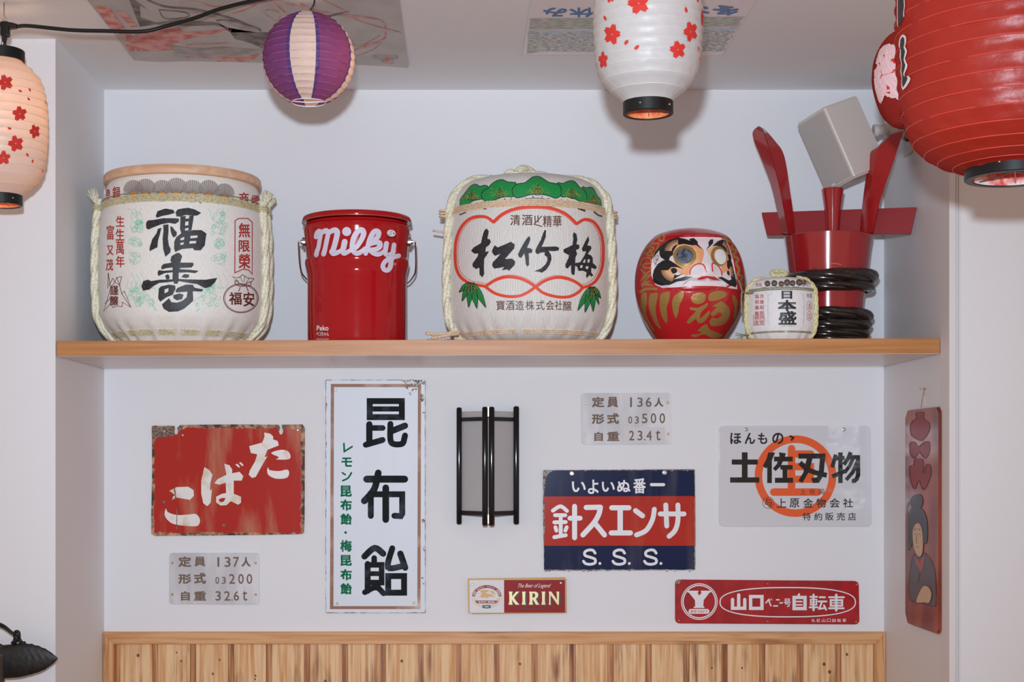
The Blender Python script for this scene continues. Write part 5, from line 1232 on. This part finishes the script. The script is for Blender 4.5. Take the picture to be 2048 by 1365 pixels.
def sakura_lantern(px_, d, zm, label, lit):
    c = ((px_-PX0)/FP*d, EYE.y+d); zm += Z
    r = root('flower_lantern', (c[0], c[1], zm-.143), label, 'lantern', 'long white lanterns printed with red cherry blossom')
    pr = [(zm+h, q) for h, q in BODY]
    m = paper('white_lantern_cloth_%d' % int(px_), (0.68, 0.66, 0.65, 1), (0.62, 0.42, 0.28, 1) if lit else (0.6, 0.55, 0.5, 1), .33 if lit else .22, .035, .42, .3, 55)
    b = lathe('shade', c, scallop(pr, 16, .0011), m, r, seg=120, caps=(False, False), fn=sag_fn(int(px_), .00035))
    ribs(c, [pr[0][0]+.248*j/16 for j in range(1, 16)], pr, mat('rib_thread', (0.72, 0.70, 0.64, 1), .5), r, .0006)
    collar('lower_collar', c, zm-.143, zm-.123, .0385, M_blackpl, r, liner=M_lin1); collar('upper_collar', c, zm+.123, zm+.143, .0425 if px_ < 100 else .0385, M_blackpl, r)
    for an in (-115, -40, 60, 150):
        a = math.radians(an); p = Vector((c[0]+.0387*math.cos(a), c[1]+.0387*math.sin(a), zm-.133)); tube('rivet', [p-Vector((math.cos(a), math.sin(a), 0))*.002, p+Vector((math.cos(a), math.sin(a), 0))*.0008], .0016, M_steel, r, 8)
    for a in (.3, 1.4): tube('wire_brace', [Vector((c[0]+.034*math.cos(a), c[1]+.034*math.sin(a), zm-.138)), Vector((c[0], c[1], zm-.134)), Vector((c[0]-.034*math.cos(a), c[1]-.034*math.sin(a), zm-.138))], .0008, M_wire, r, 5)
    bulb(c, zm+(.03 if lit else .045), r, .016, .12 if lit else .07, emis('lit_bulb_%d' % int(px_), (1.0, 0.60, 0.32, 1), 17 if lit else 4))
    tube('lamp_cord', [Vector((c[0], c[1], zm+.08)), Vector((c[0], c[1], zm+(.138 if lit else .168)))], .0035, M_blackpl, r, 8)
    return r, b
L2, s2 = sakura_lantern(1296, 2.25, .677, 'white flower lantern hanging at the top centre, above the tin pine barrel'.replace('tin ', ''), False)
S = on_mesh(s2); T = (1040, 0, 4.137); i = Ink(REDP, T)
for x, y, R, sx, ro in ((982,30,95,1,.25),(765,285,92,.78,-.25),(693,497,74,.55,.1),(1407,262,90,.68,.35),(1302,412,78,.88,.2),(1502,150,80,.14,0),(750,-30,60,.6,.2)): sakura(i, x, y, R, sx, ro)
for x, y, ro, sx in ((707,150,.6,.8),(883,350,-.5,1.1),(968,392,-.9,1),(1370,82,.3,.9),(1473,402,.2,.35),(1485,485,-.2,.2),(1466,-4,0,.6)): petal(i, x, y, 34, ro+PI, sx)
lay('flower_print', i, S, L2, .0012, 4)
L1, s1_ = sakura_lantern(2, 2.70, .616, 'white flower lantern at the left edge, lit and hanging from the black cable', True)
S = on_mesh(s1_); T = (0, 0, 3.104); i = Ink(REDP, T)
for x, y, R, sx, ro in ((32,514,52,1,.3),(120,707,50,.95,.1),(213,817,48,.72,.35),(97,893,54,.95,.25),(22,980,46,1,0)): sakura(i, x, y, R, sx, ro)
for x, y, ro, sx in ((123,566,1.0,1),(182,558,.5,.8),(175,615,.8,.8),(58,798,1.2,1),(167,962,.7,.9),(200,1000,-.3,.8),(279,632,0,.3),(261,1060,0,.35)): petal(i, x, y, 18, ro+PI, sx)
lay('flower_print', i, S, L1, .0012, 4)

# purple and white round lantern
d = 2.64; c = ((617-PX0)/FP*d, EYE.y+d); R0 = .0838; zc = Z+(PY0-118.5)/FP*d
r = root('striped_lantern', (c[0], c[1], zc-.08), 'round purple and white striped paper lantern, lit from inside', 'lantern')
mw = paper('white_lantern_paper', (0.72, 0.64, 0.58, 1), (0.75, 0.60, 0.5, 1), .36, .02, .5, .6, 70)
mp_ = paper('purple_lantern_paper', (0.125, 0.042, 0.22, 1), (0.34, 0.09, 0.12, 1), .34, .03, .4, .6, 70)
mbv = paper('indigo_seam_paper', (0.075, 0.045, 0.20, 1), (0.14, 0.07, 0.30, 1), .3, .03, .4, .4, 70)
lat0, lat1 = -1.20, 1.20; nr = 15; prs = []
m_ = nr*6
for j in range(m_+1):
    la = lat0+(lat1-lat0)*j/m_; t = (j % 6)/6; q = R0-.0016*math.sin(PI*t); prs.append((zc+q*math.sin(la), q*math.cos(la)))
seg = 144; v, f, uv = lathe_vf(c, prs, seg, caps=(False, False), fn=sag_fn(3, .0003))
a0 = -91.5; fm = []
for q in f:
    s_ = q[0] % seg; an = (360*(s_+.5)/seg-a0) % 90
    an = an if an < 45 else 90-an                  # 0 at the centre of a white gore
    fm.append(0 if an < 17 else (2 if an < 22 else 1))
o = mk('shade', v, f, None, r, smooth=True, mats=[mw, mp_, mbv], fm=fm)
for j in range(1, nr):
    la = lat0+(lat1-lat0)*j/nr; q = R0-.0002; tube('rib', [Vector((c[0]+q*math.cos(la)*math.cos(2*PI*t/64), c[1]+q*math.cos(la)*math.sin(2*PI*t/64), zc+q*math.sin(la))) for t in range(64)], .0004, mat('rib_wire', (.30, .23, .38, 1), .5) if j == 1 else bpy.data.materials['rib_wire'], r, 4, True)
zo = zc+R0*math.sin(lat0); ro = R0*math.cos(lat0)
for dz in (0,): tube('opening_ring', [Vector((c[0]+ro*math.cos(2*PI*t/40), c[1]+ro*math.sin(2*PI*t/40), zo+dz)) for t in range(40)], .001, M_trim, r, 6, True)
tube('wire_brace', [Vector((c[0]-ro, c[1]-.006, zo+.001)), Vector((c[0], c[1]-.004, zo-.001)), Vector((c[0]+ro, c[1]-.002, zo+.001))], .0012, M_trim, r, 6)
bulb((c[0]+.03, c[1]-.015), zc-.004, r, .018, .05, emis('lit_bulb_round', (1.0, 0.62, 0.42, 1), 11))
tube('hanging_cord', [Vector((c[0]+.0, c[1], zc+R0-.002)), P(628, 8, d), P(629, 0, d), Vector((P(629, 0, d).x, c[1]+.002, ZC-.0045))], .0016, M_blackpl, r, 6)
tube('hanging_cord', [Vector((c[0]-.001, c[1], zc+.03)), Vector((c[0], c[1], zc+R0))], .0025, M_blackpl, r, 6)

# big red lantern
d = 1.985; k = d/FP; c = ((2030-PX0)*k, EYE.y+d)
r = root('red_lantern', (c[0], c[1], Z+.384), 'big red cloth lantern at the top right corner of the picture', 'lantern')
sil = [(345, 90), (337, 101), (329, 131), (313, 161), (293, 186), (266, 205), (236, 215), (188, 223), (120, 229), (60, 231), (0, 231), (-60, 230), (-130, 226), (-190, 216), (-240, 200), (-280, 170), (-300, 120), (-305, 92)]
pr = [(Z+(PY0-y)*k, q*k) for y, q in sil]; pr = [tuple(q) for q in cat_rom(pr, 3)]
m = paper('red_lantern_cloth', (0.43, 0.030, 0.018, 1), (0.55, 0.05, 0.03, 1), .15, .03, .38, .8, 26)
nrb = 25; z0, z1 = pr[0][0], pr[-1][0]; sc_ = []
L_ = [0]
for (a, b), (c_, e_) in zip(pr, pr[1:]): L_.append(L_[-1]+math.hypot(c_-a, e_-b))
tabz = list(zip(L_, [p[0] for p in pr])); tabr = list(zip(L_, [p[1] for p in pr])); rz = []
for j in range(nrb*6+1):
    s_ = L_[-1]*j/(nrb*6); t = (j % 6)/6; sc_.append((interp(tabz, s_), interp(tabr, s_)-.0012*math.sin(PI*t)))
    if j % 6 == 0 and 0 < j < nrb*6: rz.append((interp(tabz, s_), interp(tabr, s_)))
b = lathe('shade', c, sc_, m, r, seg=150, caps=(False, False), fn=sag_fn(9, .0009))
rm = mat('red_rib', rgb(184, 58, 44), .5)
for z_, q in rz: tube('rib', [Vector((c[0]+q*math.cos(2*PI*j/80), c[1]+q*math.sin(2*PI*j/80), z_)) for j in range(80)], .0010, rm, r, 5, True)
collar('lower_collar', c, Z+.384, Z+.408, .0655, M_blackpl, r, .010, M_lin2)
for an in (-128, -60): a = math.radians(an); p = Vector((c[0]+.0655*math.cos(a), c[1]+.0655*math.sin(a), Z+.397)); tube('rivet', [p, p+Vector((math.cos(a), math.sin(a), 0))*.0008], .002, M_steel, r, 8)
for a in (.2, 1.2, 2.2): tube('wire_brace', [Vector((c[0]+.058*math.cos(a), c[1]+.058*math.sin(a), Z+.388)), Vector((c[0], c[1], Z+.394)), Vector((c[0]-.058*math.cos(a), c[1]-.058*math.sin(a), Z+.388))], .001, M_wire, r, 5)
bulb(c, Z+.60, r, .025, .08, emis('lit_bulb_red', (1, .8, .7, 1), 8))
S = on_mesh(b); T7 = (1700, 0, 2.967)
A1 = [(292,-20),(325,-20),(328,40),(322,80),(325,100),(310,130),(298,165),(292,150)]; A2 = [(305,230),(318,210),(334,220),(335,250),(328,275),(340,300),(332,335),(328,355),(342,385),(335,415),(325,440),(332,458),(352,455),(360,470),(345,500),(322,528),(316,500),(318,460),(310,420),(316,380),(306,340),(308,300),(300,270)]
i = Ink(mat('lantern_white_paint', rgb(222, 206, 202), .5), T7); i.poly([(x-6 if x < 315 else x+4, y-4 if y < 300 else y+4) for x, y in A1]).poly(A2)
i.stroke(A2, 9, 2, closed=True); lay('white_brushwork', i, S, r, .0016, 5)
i = Ink(mat('lantern_black_paint', rgb(44, 36, 38), .5), T7).poly(A1).poly([(318+(x-318)*.75, 370+(y-370)*.95) for x, y in A2]); lay('black_brushwork', i, S, r, .0020, 5)

# small red lantern behind it
d = 2.35; k = d/FP; c = ((1826-PX0)*k, EYE.y+d)
r = root('small_red_lantern', (c[0], c[1], Z+(PY0-262)*k), 'small ribbed red lantern half hidden behind the big red one', 'lantern')
sil = [(257, 15), (253, 30), (248, 41), (229, 59), (199, 71), (168, 78), (145, 78.5), (118, 75), (91, 64), (71, 48), (61, 30), (58, 15)]
pr = [tuple(q) for q in cat_rom([(Z+(PY0-y)*k, q*k) for y, q in sil], 4)]; fine = []; n = 46*3
for j in range(n+1):
    z = pr[0][0]+(pr[-1][0]-pr[0][0])*j/n; fine.append((z, interp(pr, z)+(.0008 if j % 3 == 0 else -.0004)))
b = lathe('shade', c, fine, paper('small_red_cloth', (0.38, 0.028, 0.022, 1), (.5, .05, .03, 1), .12, .02, .4, .2, 60), r, seg=90, caps=(False, False))
collar('lower_collar', c, Z+(PY0-280)*k, Z+(PY0-256)*k, .0145, M_blackpl, r, .003); collar('upper_collar', c, Z+(PY0-60)*k, Z+(PY0-45)*k, .0145, M_blackpl, r, .003)
tube('hanging_cord', [Vector((c[0], c[1], Z+(PY0-60)*k)), Vector((c[0], c[1], ZC-.0005))], .0015, M_blackpl, r, 6)
i = Ink(mat('pale_pink_print', rgb(216, 176, 176), .5), T7)
i.poly([(190,285),(240,262),(270,270),(300,262),(310,270),(312,560),(290,588),(250,578),(210,570),(190,612),(176,600),(165,560),(150,500),(150,440),(155,380),(175,320)], smooth=2)
lay('pale_print', i, on_mesh(b), r, .0022, 4)
i = Ink(REDP, T7); i.poly([(245,360),(260,352),(275,368),(262,372)]).poly([(220,508),(240,512),(236,530),(224,526)]).stroke([(185,462),(200,440),(310,410)],4,0).stroke([(190,425),(196,445)],4).stroke([(295,480),(300,505)],6).stroke([(215,545),(240,550)],3).stroke([(178,372),(182,380)],4).stroke([(205,330),(210,340)],4)
lay('red_print', i, on_mesh(b), r, .0026, 4)

# ------------------------------------------------------------------ black cable with its connector
def pc(x, y, d=2.70): return P(x, y, d)
r = root('power_cable', pc(20, 60), 'black cable sagging under the ceiling from the left lantern', 'cable')
path = [pc(34, 53), pc(60, 52), pc(140, 60), pc(210, 62), pc(285, 63), pc(330, 53), pc(390, 36, 2.69), pc(440, 18, 2.675), pc(510, 1, 2.65), pc(640, -22, 2.57), pc(820, -30, 2.5)]
tube('cord', [Vector(p) for p in cat_rom([tuple(p) for p in path], 6)], .0036, M_blackpl, r, 10)
tube('cord', [Vector(p) for p in cat_rom([tuple(p) for p in [pc(6, 50), pc(-20, 48), pc(-80, 52), pc(-200, 60)]], 4)], .0036, M_blackpl, r, 10)
v, f = join([box_vf(pc(2, 0).x, pc(19, 0).x, EYE.y+2.692, EYE.y+2.708, pc(0, 74).z, pc(0, 44).z, bev=.003), tube_vf([pc(14, 52), pc(24, 52), pc(34, 53)], [.0075, .0065, .0045], 12), tube_vf([pc(9, 70), pc(9, 84)], [.006, .0035], 12)])
mk('connector', v, f, M_blackpl, r, smooth=False)
tube('connector_drop', [pc(9, 78), pc(10, 88), pc(4, 98)], .0028, M_blackpl, r, 8)
tube('brass_hook', [Vector((pc(8, 0).x, EYE.y+2.70, ZC)), pc(8, 30), pc(12, 36), pc(9, 43), pc(5, 38)], .0011, M_brass, r, 6)
tube('wire_loop', [pc(12, 44), pc(6, 60), pc(2, 95), pc(4, 98), pc(16, 62), pc(13, 45)], .0007, M_wire, r, 5)

# ------------------------------------------------------------------ speaker on its bracket
ks = 3.12/FP; d0 = 3.07; A = P(1648, 213, d0)
Lv = Vector((57, 8.6*-1, -130))*ks; Wv = Vector((-52, 118, -26))*ks; Dv = Vector((66, 29, 27))*ks
Lv = Vector((Lv.x, 0, Lv.z)); n1 = Lv.normalized(); Wv = Wv-n1*Wv.dot(n1); n2 = Wv.normalized(); Dd = n1.cross(n2); Dd = Dd if Dd.dot(Dv) > 0 else -Dd; Dv = Dd*.100
Lv = Lv*1.08; Wv = Wv*.70
r = root('wall_speaker', A+Lv*.5+Dv, 'grey box speaker tilted high in the right corner of the niche', 'speaker')
bm = bmesh.new(); vs = [bm.verts.new(A+Lv*a+Wv*b+Dv*q) for a in (0, 1) for b in (0, 1) for q in (0, 1)]
for f in ((0,1,3,2),(4,6,7,5),(0,4,5,1),(2,3,7,6),(0,2,6,4),(1,5,7,3)): bm.faces.new([vs[q] for q in f])
bmesh.ops.recalc_face_normals(bm, faces=bm.faces[:]); bmesh.ops.bevel(bm, geom=bm.edges[:], offset=.004, segments=3, affect='EDGES')
bm.verts.index_update(); M_spk = mat('speaker_grey', rgb(186, 180, 174), .4, bump=.1, bscale=500, bdist=.0004)
mk('cabinet', [v.co.copy() for v in bm.verts], [[v.index for v in f.verts] for f in bm.faces], M_spk, r, smooth=False); bm.free()
gn = -Dd; V = [A+Lv*a+Wv*b+gn*.0012 for a, b in ((.04, .07), (.04, .96), (.95, .96), (.95, .07))]
V2 = [p-gn*.0011 for p in V]; mk('grille', V+V2, [[0,1,2,3],[4,7,6,5],[0,4,5,1],[1,5,6,2],[2,6,7,3],[3,7,4,0]], mat('grille_grey', rgb(162, 157, 153), .6, bump=.3, bscale=900, bdist=.0005), r)
mk('badge', [A+Lv*a+Wv*b+gn*.0016 for a, b in ((.93, .60), (.93, .72), (.955, .72), (.955, .60))], [[0,1,2,3]], M_trim, r)
p0 = A+Lv*.55+Wv*.5+Dv; p0 = P(1752, 262, 3.13); p1 = P(1782, 258, 3.14); p2 = Vector((XR-.0005, p1.y, p1.z-.02))
v, f = join([tube_vf([p0-Vector((.006, 0, 0)), p0+Vector((.004, 0, 0))], .0135, 20), tube_vf([p0, p1], [.0105, .0125], 20), tube_vf([p1+Vector((-.004, 0, 0)), p1+Vector((.010, 0, -.004))], .017, 20), tube_vf([p1, p2], .009, 16)])
mk('bracket', v, f, mat('bracket_plastic', rgb(178, 174, 170), .25), r, smooth=False)
box('bracket_plate', (XR-.004, XR-.0003, p2.y-.03, p2.y+.03, p2.z-.035, p2.z+.035), M_spk, r, bev=.0015)
V, F = tube_vf([P(1765, 300, 3.16), P(1778, 288, 3.17), P(1795, 268, 3.2)], .002, 6); mk('speaker_wire', V, F, M_trim, r, smooth=True)

# ------------------------------------------------------------------ posters on the ceiling
def ceil_pt(x, y, z=ZC): return on_z(z)(x, y)[0]
def poster(name, near_y, pts_far, label, m, curl=()):
    r = root(name, (0, 0, ZC-.001), label, 'poster'); xl, xr, yfar = pts_far; n = 12; V = []; F = []
    for a in range(n+1):
        for b in range(n+1):
            x = xl+(xr-xl)*b/n; y = near_y+(yfar(x)-near_y)*a/n; dz = .0012
            for cu, cv, hh, rad in curl: dz += hh*math.exp(-((b/n-cu)/rad)**2-((a/n-cv)/rad)**2)
            V.append(Vector((x, y, ZC-dz)))
    for a in range(n):
        for b in range(n): q = a*(n+1)+b; F.append([q, q+n+1, q+n+2, q+1])
    m0 = len(V); V += [v+Vector((0, 0, .0004)) for v in V]; F += [[i_+m0 for i_ in f][::-1] for f in F]
    return r, mk('sheet', V, F, m, r, smooth=True)
PG = mat('grey_poster_paper', rgb(158, 152, 146, .60), .5, col2=rgb(148, 142, 136, .60), scale=12)
r, sh = poster('drawing_poster', -1.1, (-.684, -.112, lambda x: (.135 if x < -.66 else .150+(x+.66)*.085)), 'grey poster with red and grey sketched bodywork, on the left of the ceiling', PG, ((.02, 1, .004, .1), (1, 1, .003, .08)))
S = on_mesh(sh); T = (170, 0, 3.103); GP = 14
rd1 = mat('poster_red', rgb(168, 92, 84, .6), .6, col2=rgb(182, 140, 132, .6), scale=40); gy1 = mat('poster_charcoal', rgb(78, 70, 66, .6), .6, col2=rgb(112, 104, 98, .6), scale=40); gy2 = mat('poster_grey', rgb(128, 120, 114, .6), .6, col2=rgb(150, 144, 138, .6), scale=40)
i = Ink(rd1, T)
i.poly([(60,35),(150,40),(200,110),(260,190),(330,260),(300,330),(270,340),(215,270),(150,170)]).poly([(190,70),(250,75),(330,165),(290,170)]).poly([(340,190),(560,160),(620,200),(900,180),(820,205),(640,240),(560,270),(540,310),(330,320),(280,250)])
i.poly([(610,355),(900,345),(1090,330),(1050,370),(860,400),(660,390)])
for s, w in (([(630,280),(900,265)],6),([(590,15),(700,10),(800,40),(1000,30),(1100,5)],5),([(920,80),(1000,60),(1080,20),(1180,0)],7),([(1170,0),(1500,80),(1820,120),(1865,200),(1840,250),(1670,310)],10),([(1180,20),(1300,130)],8),([(1110,70),(1150,60),(1210,85),(1185,130),(1110,80)],4),([(1480,0),(1600,60),(1700,130),(1960,200)],5),([(1640,240),(1700,290),(1830,220)],7),([(1680,350),(1800,300),(1860,230)],4),([(1340,20),(1400,60),(1500,75)],9)): i.stroke(s, w, 4)
lay('red_print', i, S, r, .0004, GP, span=40)
i = Ink(gy1, T)
i.poly([(275,0),(310,0),(390,60),(410,70),(340,30),(345,110),(440,140),(600,120),(640,130),(820,140),(900,200),(1060,200),(1180,200),(1170,150),(1200,150),(1210,215),(1100,300),(1040,270),(930,240),(880,170),(800,155),(640,160),(440,150),(340,165)])
i.stroke([(390,0),(500,40),(700,60),(900,110),(1000,150)], 12).stroke([(460,60),(620,75),(635,105),(500,115),(460,60)], 7).stroke([(820,125),(900,125),(1060,170),(1090,190)], 10).stroke([(1440,115),(1640,70)], (22, 4), 0)
lay('charcoal_print', i, S, r, .0005, GP, span=40)
i = Ink(gy2, T); i.poly([(510,275),(600,290),(740,300),(850,290),(1100,310),(1060,340),(900,350),(560,355),(545,310)]).poly([(650,70),(800,80),(1000,150),(1100,190),(1000,195),(860,130)])
i.rrect(1785,340,1945,366,10).rect(1838,355,1860,395).rect(1895,355,1918,395); lay('grey_print', i, S, r, .00045, GP, span=40)
lay('red_print', Ink(rd1, T).rect(1864,352,1892,394), S, r, .0005, GP, span=40)
PW = mat('white_poster_paper', rgb(196, 184, 184, .62), .35)
r, sh = poster('landscape_poster', -1.1, (.128, .541, lambda x: .107), 'landscape poster with blue writing upside down, on the ceiling behind the flower lantern', PW, ((.95, 1, .003, .06), (.1, 1, .002, .1)))
S = on_mesh(sh); T = (1040, 0, 4.137); GP = 5
def land(name, a, b, cc, sc_): return mat(name, a, .35, col2=b, scale=sc_, lo=.42, hi=.6, stretch=(1, 2.2, 1), detail=8)
lay('tree_line_print', Ink(land('print_bank', rgb(120, 122, 108, .6), rgb(160, 156, 140, .6), 0, 60), T).poly([(85,152),(1900,138),(1850,220),(75,242)]), S, r, .0004, GP, span=40)
lay('shore_print', Ink(mat('print_shore', rgb(178, 166, 142, .6), .4), T).poly([(75,238),(600,232),(1700,212),(1860,214),(1850,224),(1700,224),(600,244),(72,250)]), S, r, .0006, GP, span=40)
lay('water_print', Ink(land('print_water', rgb(158, 166, 184, .6), rgb(130, 140, 150, .6), 0, 40), T).poly([(72,248),(1870,222),(1840,262),(60,300)]), S, r, .0005, GP, span=40)
lay('blossom_tree_print', Ink(land('print_tree', rgb(104, 106, 94, .6), rgb(180, 174, 168, .6), 0, 110), T).poly([(68,300),(110,262),(200,270),(300,290),(400,262),(480,275),(600,262),(1540,240),(1640,262),(1700,250),(1800,262),(1820,300),(1715,420),(1600,424),(600,428),(200,424),(120,436),(56,446)]), S, r, .0006, GP, span=40)
i = Ink(mat('poster_blue', rgb(34, 78, 132, .62), .4), T)
i.txt('み', 190, 62, 388, 136, .03, flip=True).txt('休', 408, 62, 620, 140, .03, flip=True).txt('冬', 1590, 42, 1812, 126, .03, flip=True)
i.stroke([(1500,60),(1550,66)],16,0).stroke([(1505,98),(1560,104)],14,0)
lay('blue_lettering', i, S, r, .0006, GP, span=40)

# ------------------------------------------------------------------ carved plaque on the right wall of the niche
xf = XR-.0085; TP = (1740, 750, 2.22)
M_var = mat('varnished_red_brown', rgb(146, 66, 44), .3, coat=.0, spec=.3, col2=rgb(104, 44, 30), scale=14, stretch=(1, 1, .25), bump=.15, bscale=20, bdist=.002)
SP = on_x(xf)
yl = SP(1810, 900)[0].y; yr_ = SP(1877.5, 900)[0].y; zt2 = SP(1842, 818)[0].z; zb2 = SP(1877, 1270)[0].z
r = root('wooden_plaque', (XR-.008, (yl+yr_)/2, zb2), 'varnished red-brown wooden plaque with a painted woman, on the niche side wall', 'plaque')
pg = [(yl, zt2-.016), (yl-.016, zt2), (yr_+.014, zt2), (yr_, zt2-.010), (yr_, zb2+.008), (yr_+.012, zb2), (yl-.016, zb2+.0), (yl, zb2+.02)]
bm = bmesh.new(); n = len(pg); vs = [bm.verts.new((xf, y, z)) for y, z in pg]+[bm.verts.new((XR-.0025, y, z)) for y, z in pg]
bm.faces.new(vs[:n]); bm.faces.new(vs[n:][::-1])
for q in range(n): bm.faces.new([vs[q], vs[n+q], vs[n+(q+1) % n], vs[(q+1) % n]])
bmesh.ops.recalc_face_normals(bm, faces=bm.faces[:]); bmesh.ops.bevel(bm, geom=[e for e in bm.edges if all(abs(v.co.x-xf) < 1e-6 for v in e.verts)], offset=.002, segments=2, affect='EDGES'); bm.verts.index_update()
mk('board', [v.co.copy() for v in bm.verts], [[v.index for v in f.verts] for f in bm.faces], M_var, r); bm.free()
CR_ = mat('carved_crimson', rgb(128, 32, 34), .45, spec=.3); OUTL = mat('burnt_line', rgb(52, 28, 22), .4)
bl = [[(205,168),(238,168),(238,195),(262,215),(262,250),(235,290),(215,290),(185,270),(178,235),(190,205),(207,195)], [(178,305),(195,298),(215,320),(240,300),(262,300),(264,340),(245,372),(225,350),(215,345),(195,372),(178,345)], [(200,375),(235,380),(235,440),(250,400),(268,405),(270,450),(240,512),(222,480),(215,470),(198,508),(180,470),(175,410),(195,400)]]
i = Ink(CR_, TP); j2 = Ink(OUTL, TP)
for q in bl: i.poly(q, smooth=3); j2.stroke(q, 2.5, 3, closed=True)
lay('carved_lettering', i, SP, r, .0003); 
HAIR = [(176,625),(180,600),(186,590),(178,570),(186,545),(204,532),(224,532),(236,552),(234,580),(226,592),(240,605),(250,630),(256,660),(257,720),(250,752),(240,745),(235,690),(222,662),(205,660),(190,690),(188,750),(180,765),(176,700),(176,640)]
FACE = [(205,662),(222,660),(234,690),(238,740),(236,790),(222,812),(208,800),(195,770),(190,720),(192,685)]
KIM = [(198,795),(222,812),(245,792),(275,830),(290,880),(295,960),(292,1028),(250,1020),(178,1000),(175,900),(185,830)]
ARM = [(205,1010),(218,970),(238,938),(262,942),(276,970),(272,1000),(262,1016),(245,1012),(225,1014)]
lay('painted_robe', Ink(mat('robe_grey', rgb(86, 80, 84), .45, spec=.3), TP).poly(KIM), SP, r, .0003)
lay('painted_collar', Ink(mat('collar_red', rgb(150, 76, 70), .45, spec=.3), TP).poly([(198,800),(222,830),(246,796),(240,850),(228,880),(205,840)]), SP, r, .0006)
lay('painted_skin', Ink(mat('skin_print', rgb(186, 156, 124), .45, spec=.3), TP).poly(FACE, smooth=2).cut().poly(ARM, smooth=2), SP, r, .0008)
lay('painted_hair', Ink(mat('hair_print', rgb(64, 66, 74), .45, spec=.3), TP).poly(HAIR, smooth=2), SP, r, .0010)
for q in (FACE, KIM, ARM): j2.stroke(q, 2, 2, closed=True)
j2.stroke([(198,690),(206,684)],3).stroke([(216,684),(226,690)],3).stroke([(200,708),(207,706)],2).stroke([(218,708),(226,710)],2).stroke([(210,712),(207,745),(213,748)],1.5).stroke([(208,765),(218,765)],2).stroke([(222,880),(215,925)],2).stroke([(180,690),(176,770),(170,765),(170,640),(164,600),(172,565)],2.5)
lay('burnt_outline', j2, SP, r, .0012)
nl = on_x(XR-.004)(1848, 778)[0]
tube('hanging_string', [on_x(xf+.004)(1842, 816)[0], nl, on_x(xf+.004)(1851, 816)[0]], .0009, M_peach, r, 6)
v, f = join([tube_vf([Vector((XR-.0002, nl.y, nl.z)), Vector((XR-.010, nl.y, nl.z+.001))], .0012, 8), tube_vf([nl+Vector((-.006, -.004, .001)), nl+Vector((-.006, .004, .001))], .0022, 8)])
mk('brass_hook', v, f, M_brass, r)

# ------------------------------------------------------------------ cast-iron ornament, bottom left
M_iron = mat('cast_iron', (0.010, 0.008, 0.007, 1), .5, .0, col2=(.020, .016, .013, 1), scale=60, bump=.5, bscale=120, bdist=.001)
TK = (0, 1200, 7.877)
def qk(u, v, d=2.86): return P(TK[0]+u/TK[2], TK[1]+v/TK[2], d)
secs = [(-900, 840, 960, 30), (-700, 760, 1100, 120), (-400, 700, 1210, 240), (-150, 700, 1250, 280), (0, 722, 1246, 275), (100, 712, 1242, 262), (200, 702, 1236, 250), (300, 692, 1228, 236), (400, 688, 1208, 218), (500, 700, 1180, 196), (600, 728, 1150, 168), (680, 758, 1118, 140), (740, 790, 1080, 112), (790, 820, 1045, 88), (840, 862, 1005, 60), (880, 890, 970, 34), (908, 915, 940, 12)]
fs = []; cols = list(zip(*secs)); U0, U1 = secs[0][0], secs[-1][0]; n = 130; V = []; F = []; m = 36
for j in range(n+1):
    u = U0+(U1-U0)*(j/n)**.8; tp, bt, dp = (interp(list(zip(cols[0], cols[q])), u) for q in (1, 2, 3))
    cy, h = (tp+bt)/2, (bt-tp)/2
    for s_ in range(m):
        a = 2*PI*s_/m; w_ = 0
        if u > 330: w_ = 7*math.sin((u+abs(math.sin(a))*60-120*math.cos(a)**2)/17.0)*min(1, (u-330)/200)*(1 if math.sin(a) > -.75 else .2)
        w_ = min(w_, 7)*(h/260)
        p = qk(u, cy-(h+w_)*math.sin(a)); p.y += (dp+w_)/TK[2]/FP*2.86*.32*math.cos(a); V.append(p)
for j in range(n):
    for s_ in range(m): t = (s_+1) % m; F.append([j*m+s_, j*m+t, (j+1)*m+t, (j+1)*m+s_])
F.append(list(range(m))); F.append([n*m+s_ for s_ in range(m)][::-1])
r = root('iron_ornament', qk(0, 1250), 'black cast-iron ribbed shell-shaped ornament at the bottom left corner', 'ornament')
mk('shell', V, F, M_iron, r, smooth=True)
v, f = join([tube_vf([qk(210, 700), qk(240, 640), qk(235, 600)], [.006, .004, .003], 10), tube_vf([qk(265+34*math.cos(2*PI*q/16), 545+42*math.sin(2*PI*q/16)) for q in range(16)], .0035, 8, True), tube_vf([qk(290, 590), qk(320, 650), qk(350, 690)], .0035, 8), tube_vf([qk(310, 688), qk(400, 690)], .004, 8), tube_vf([qk(220, 560), qk(260, 590), qk(270, 640), qk(215, 650)], .0045, 8)])
mk('cord_knot', v, f, M_blackpl, r, smooth=True)
for o_ in (0, 34): tube('cord', [Vector(p) for p in cat_rom([tuple(p) for p in (qk(-300, 250+o_), qk(-100, 340+o_), qk(60, 410+o_), qk(160, 490+o_*.7), qk(250, 570))], 5)], .0024, M_blackpl, r, 8)
tube('cord', [qk(-200, 640), qk(0, 735), qk(110, 795)], .005, M_iron, r, 8)
r2 = root('metal_post', P(-8, 1365, 2.80), 'dark metal post end in front of the iron ornament', 'post')
pz_ = P(0, 1312, 2.80); lathe('tube', (P(-18, 0, 2.80).x, EYE.y+2.80), [(0.02, .0245), (pz_.z-.004, .0245), (pz_.z, .022)], mat('bronze_tube', (.10, .075, .06, 1), .35, .7), r2, seg=40)
lathe('foot', (P(-18, 0, 2.80).x, EYE.y+2.80), [(0.0, .06), (.02, .06), (.024, .03)], bpy.data.materials['bronze_tube'], r2, seg=40)
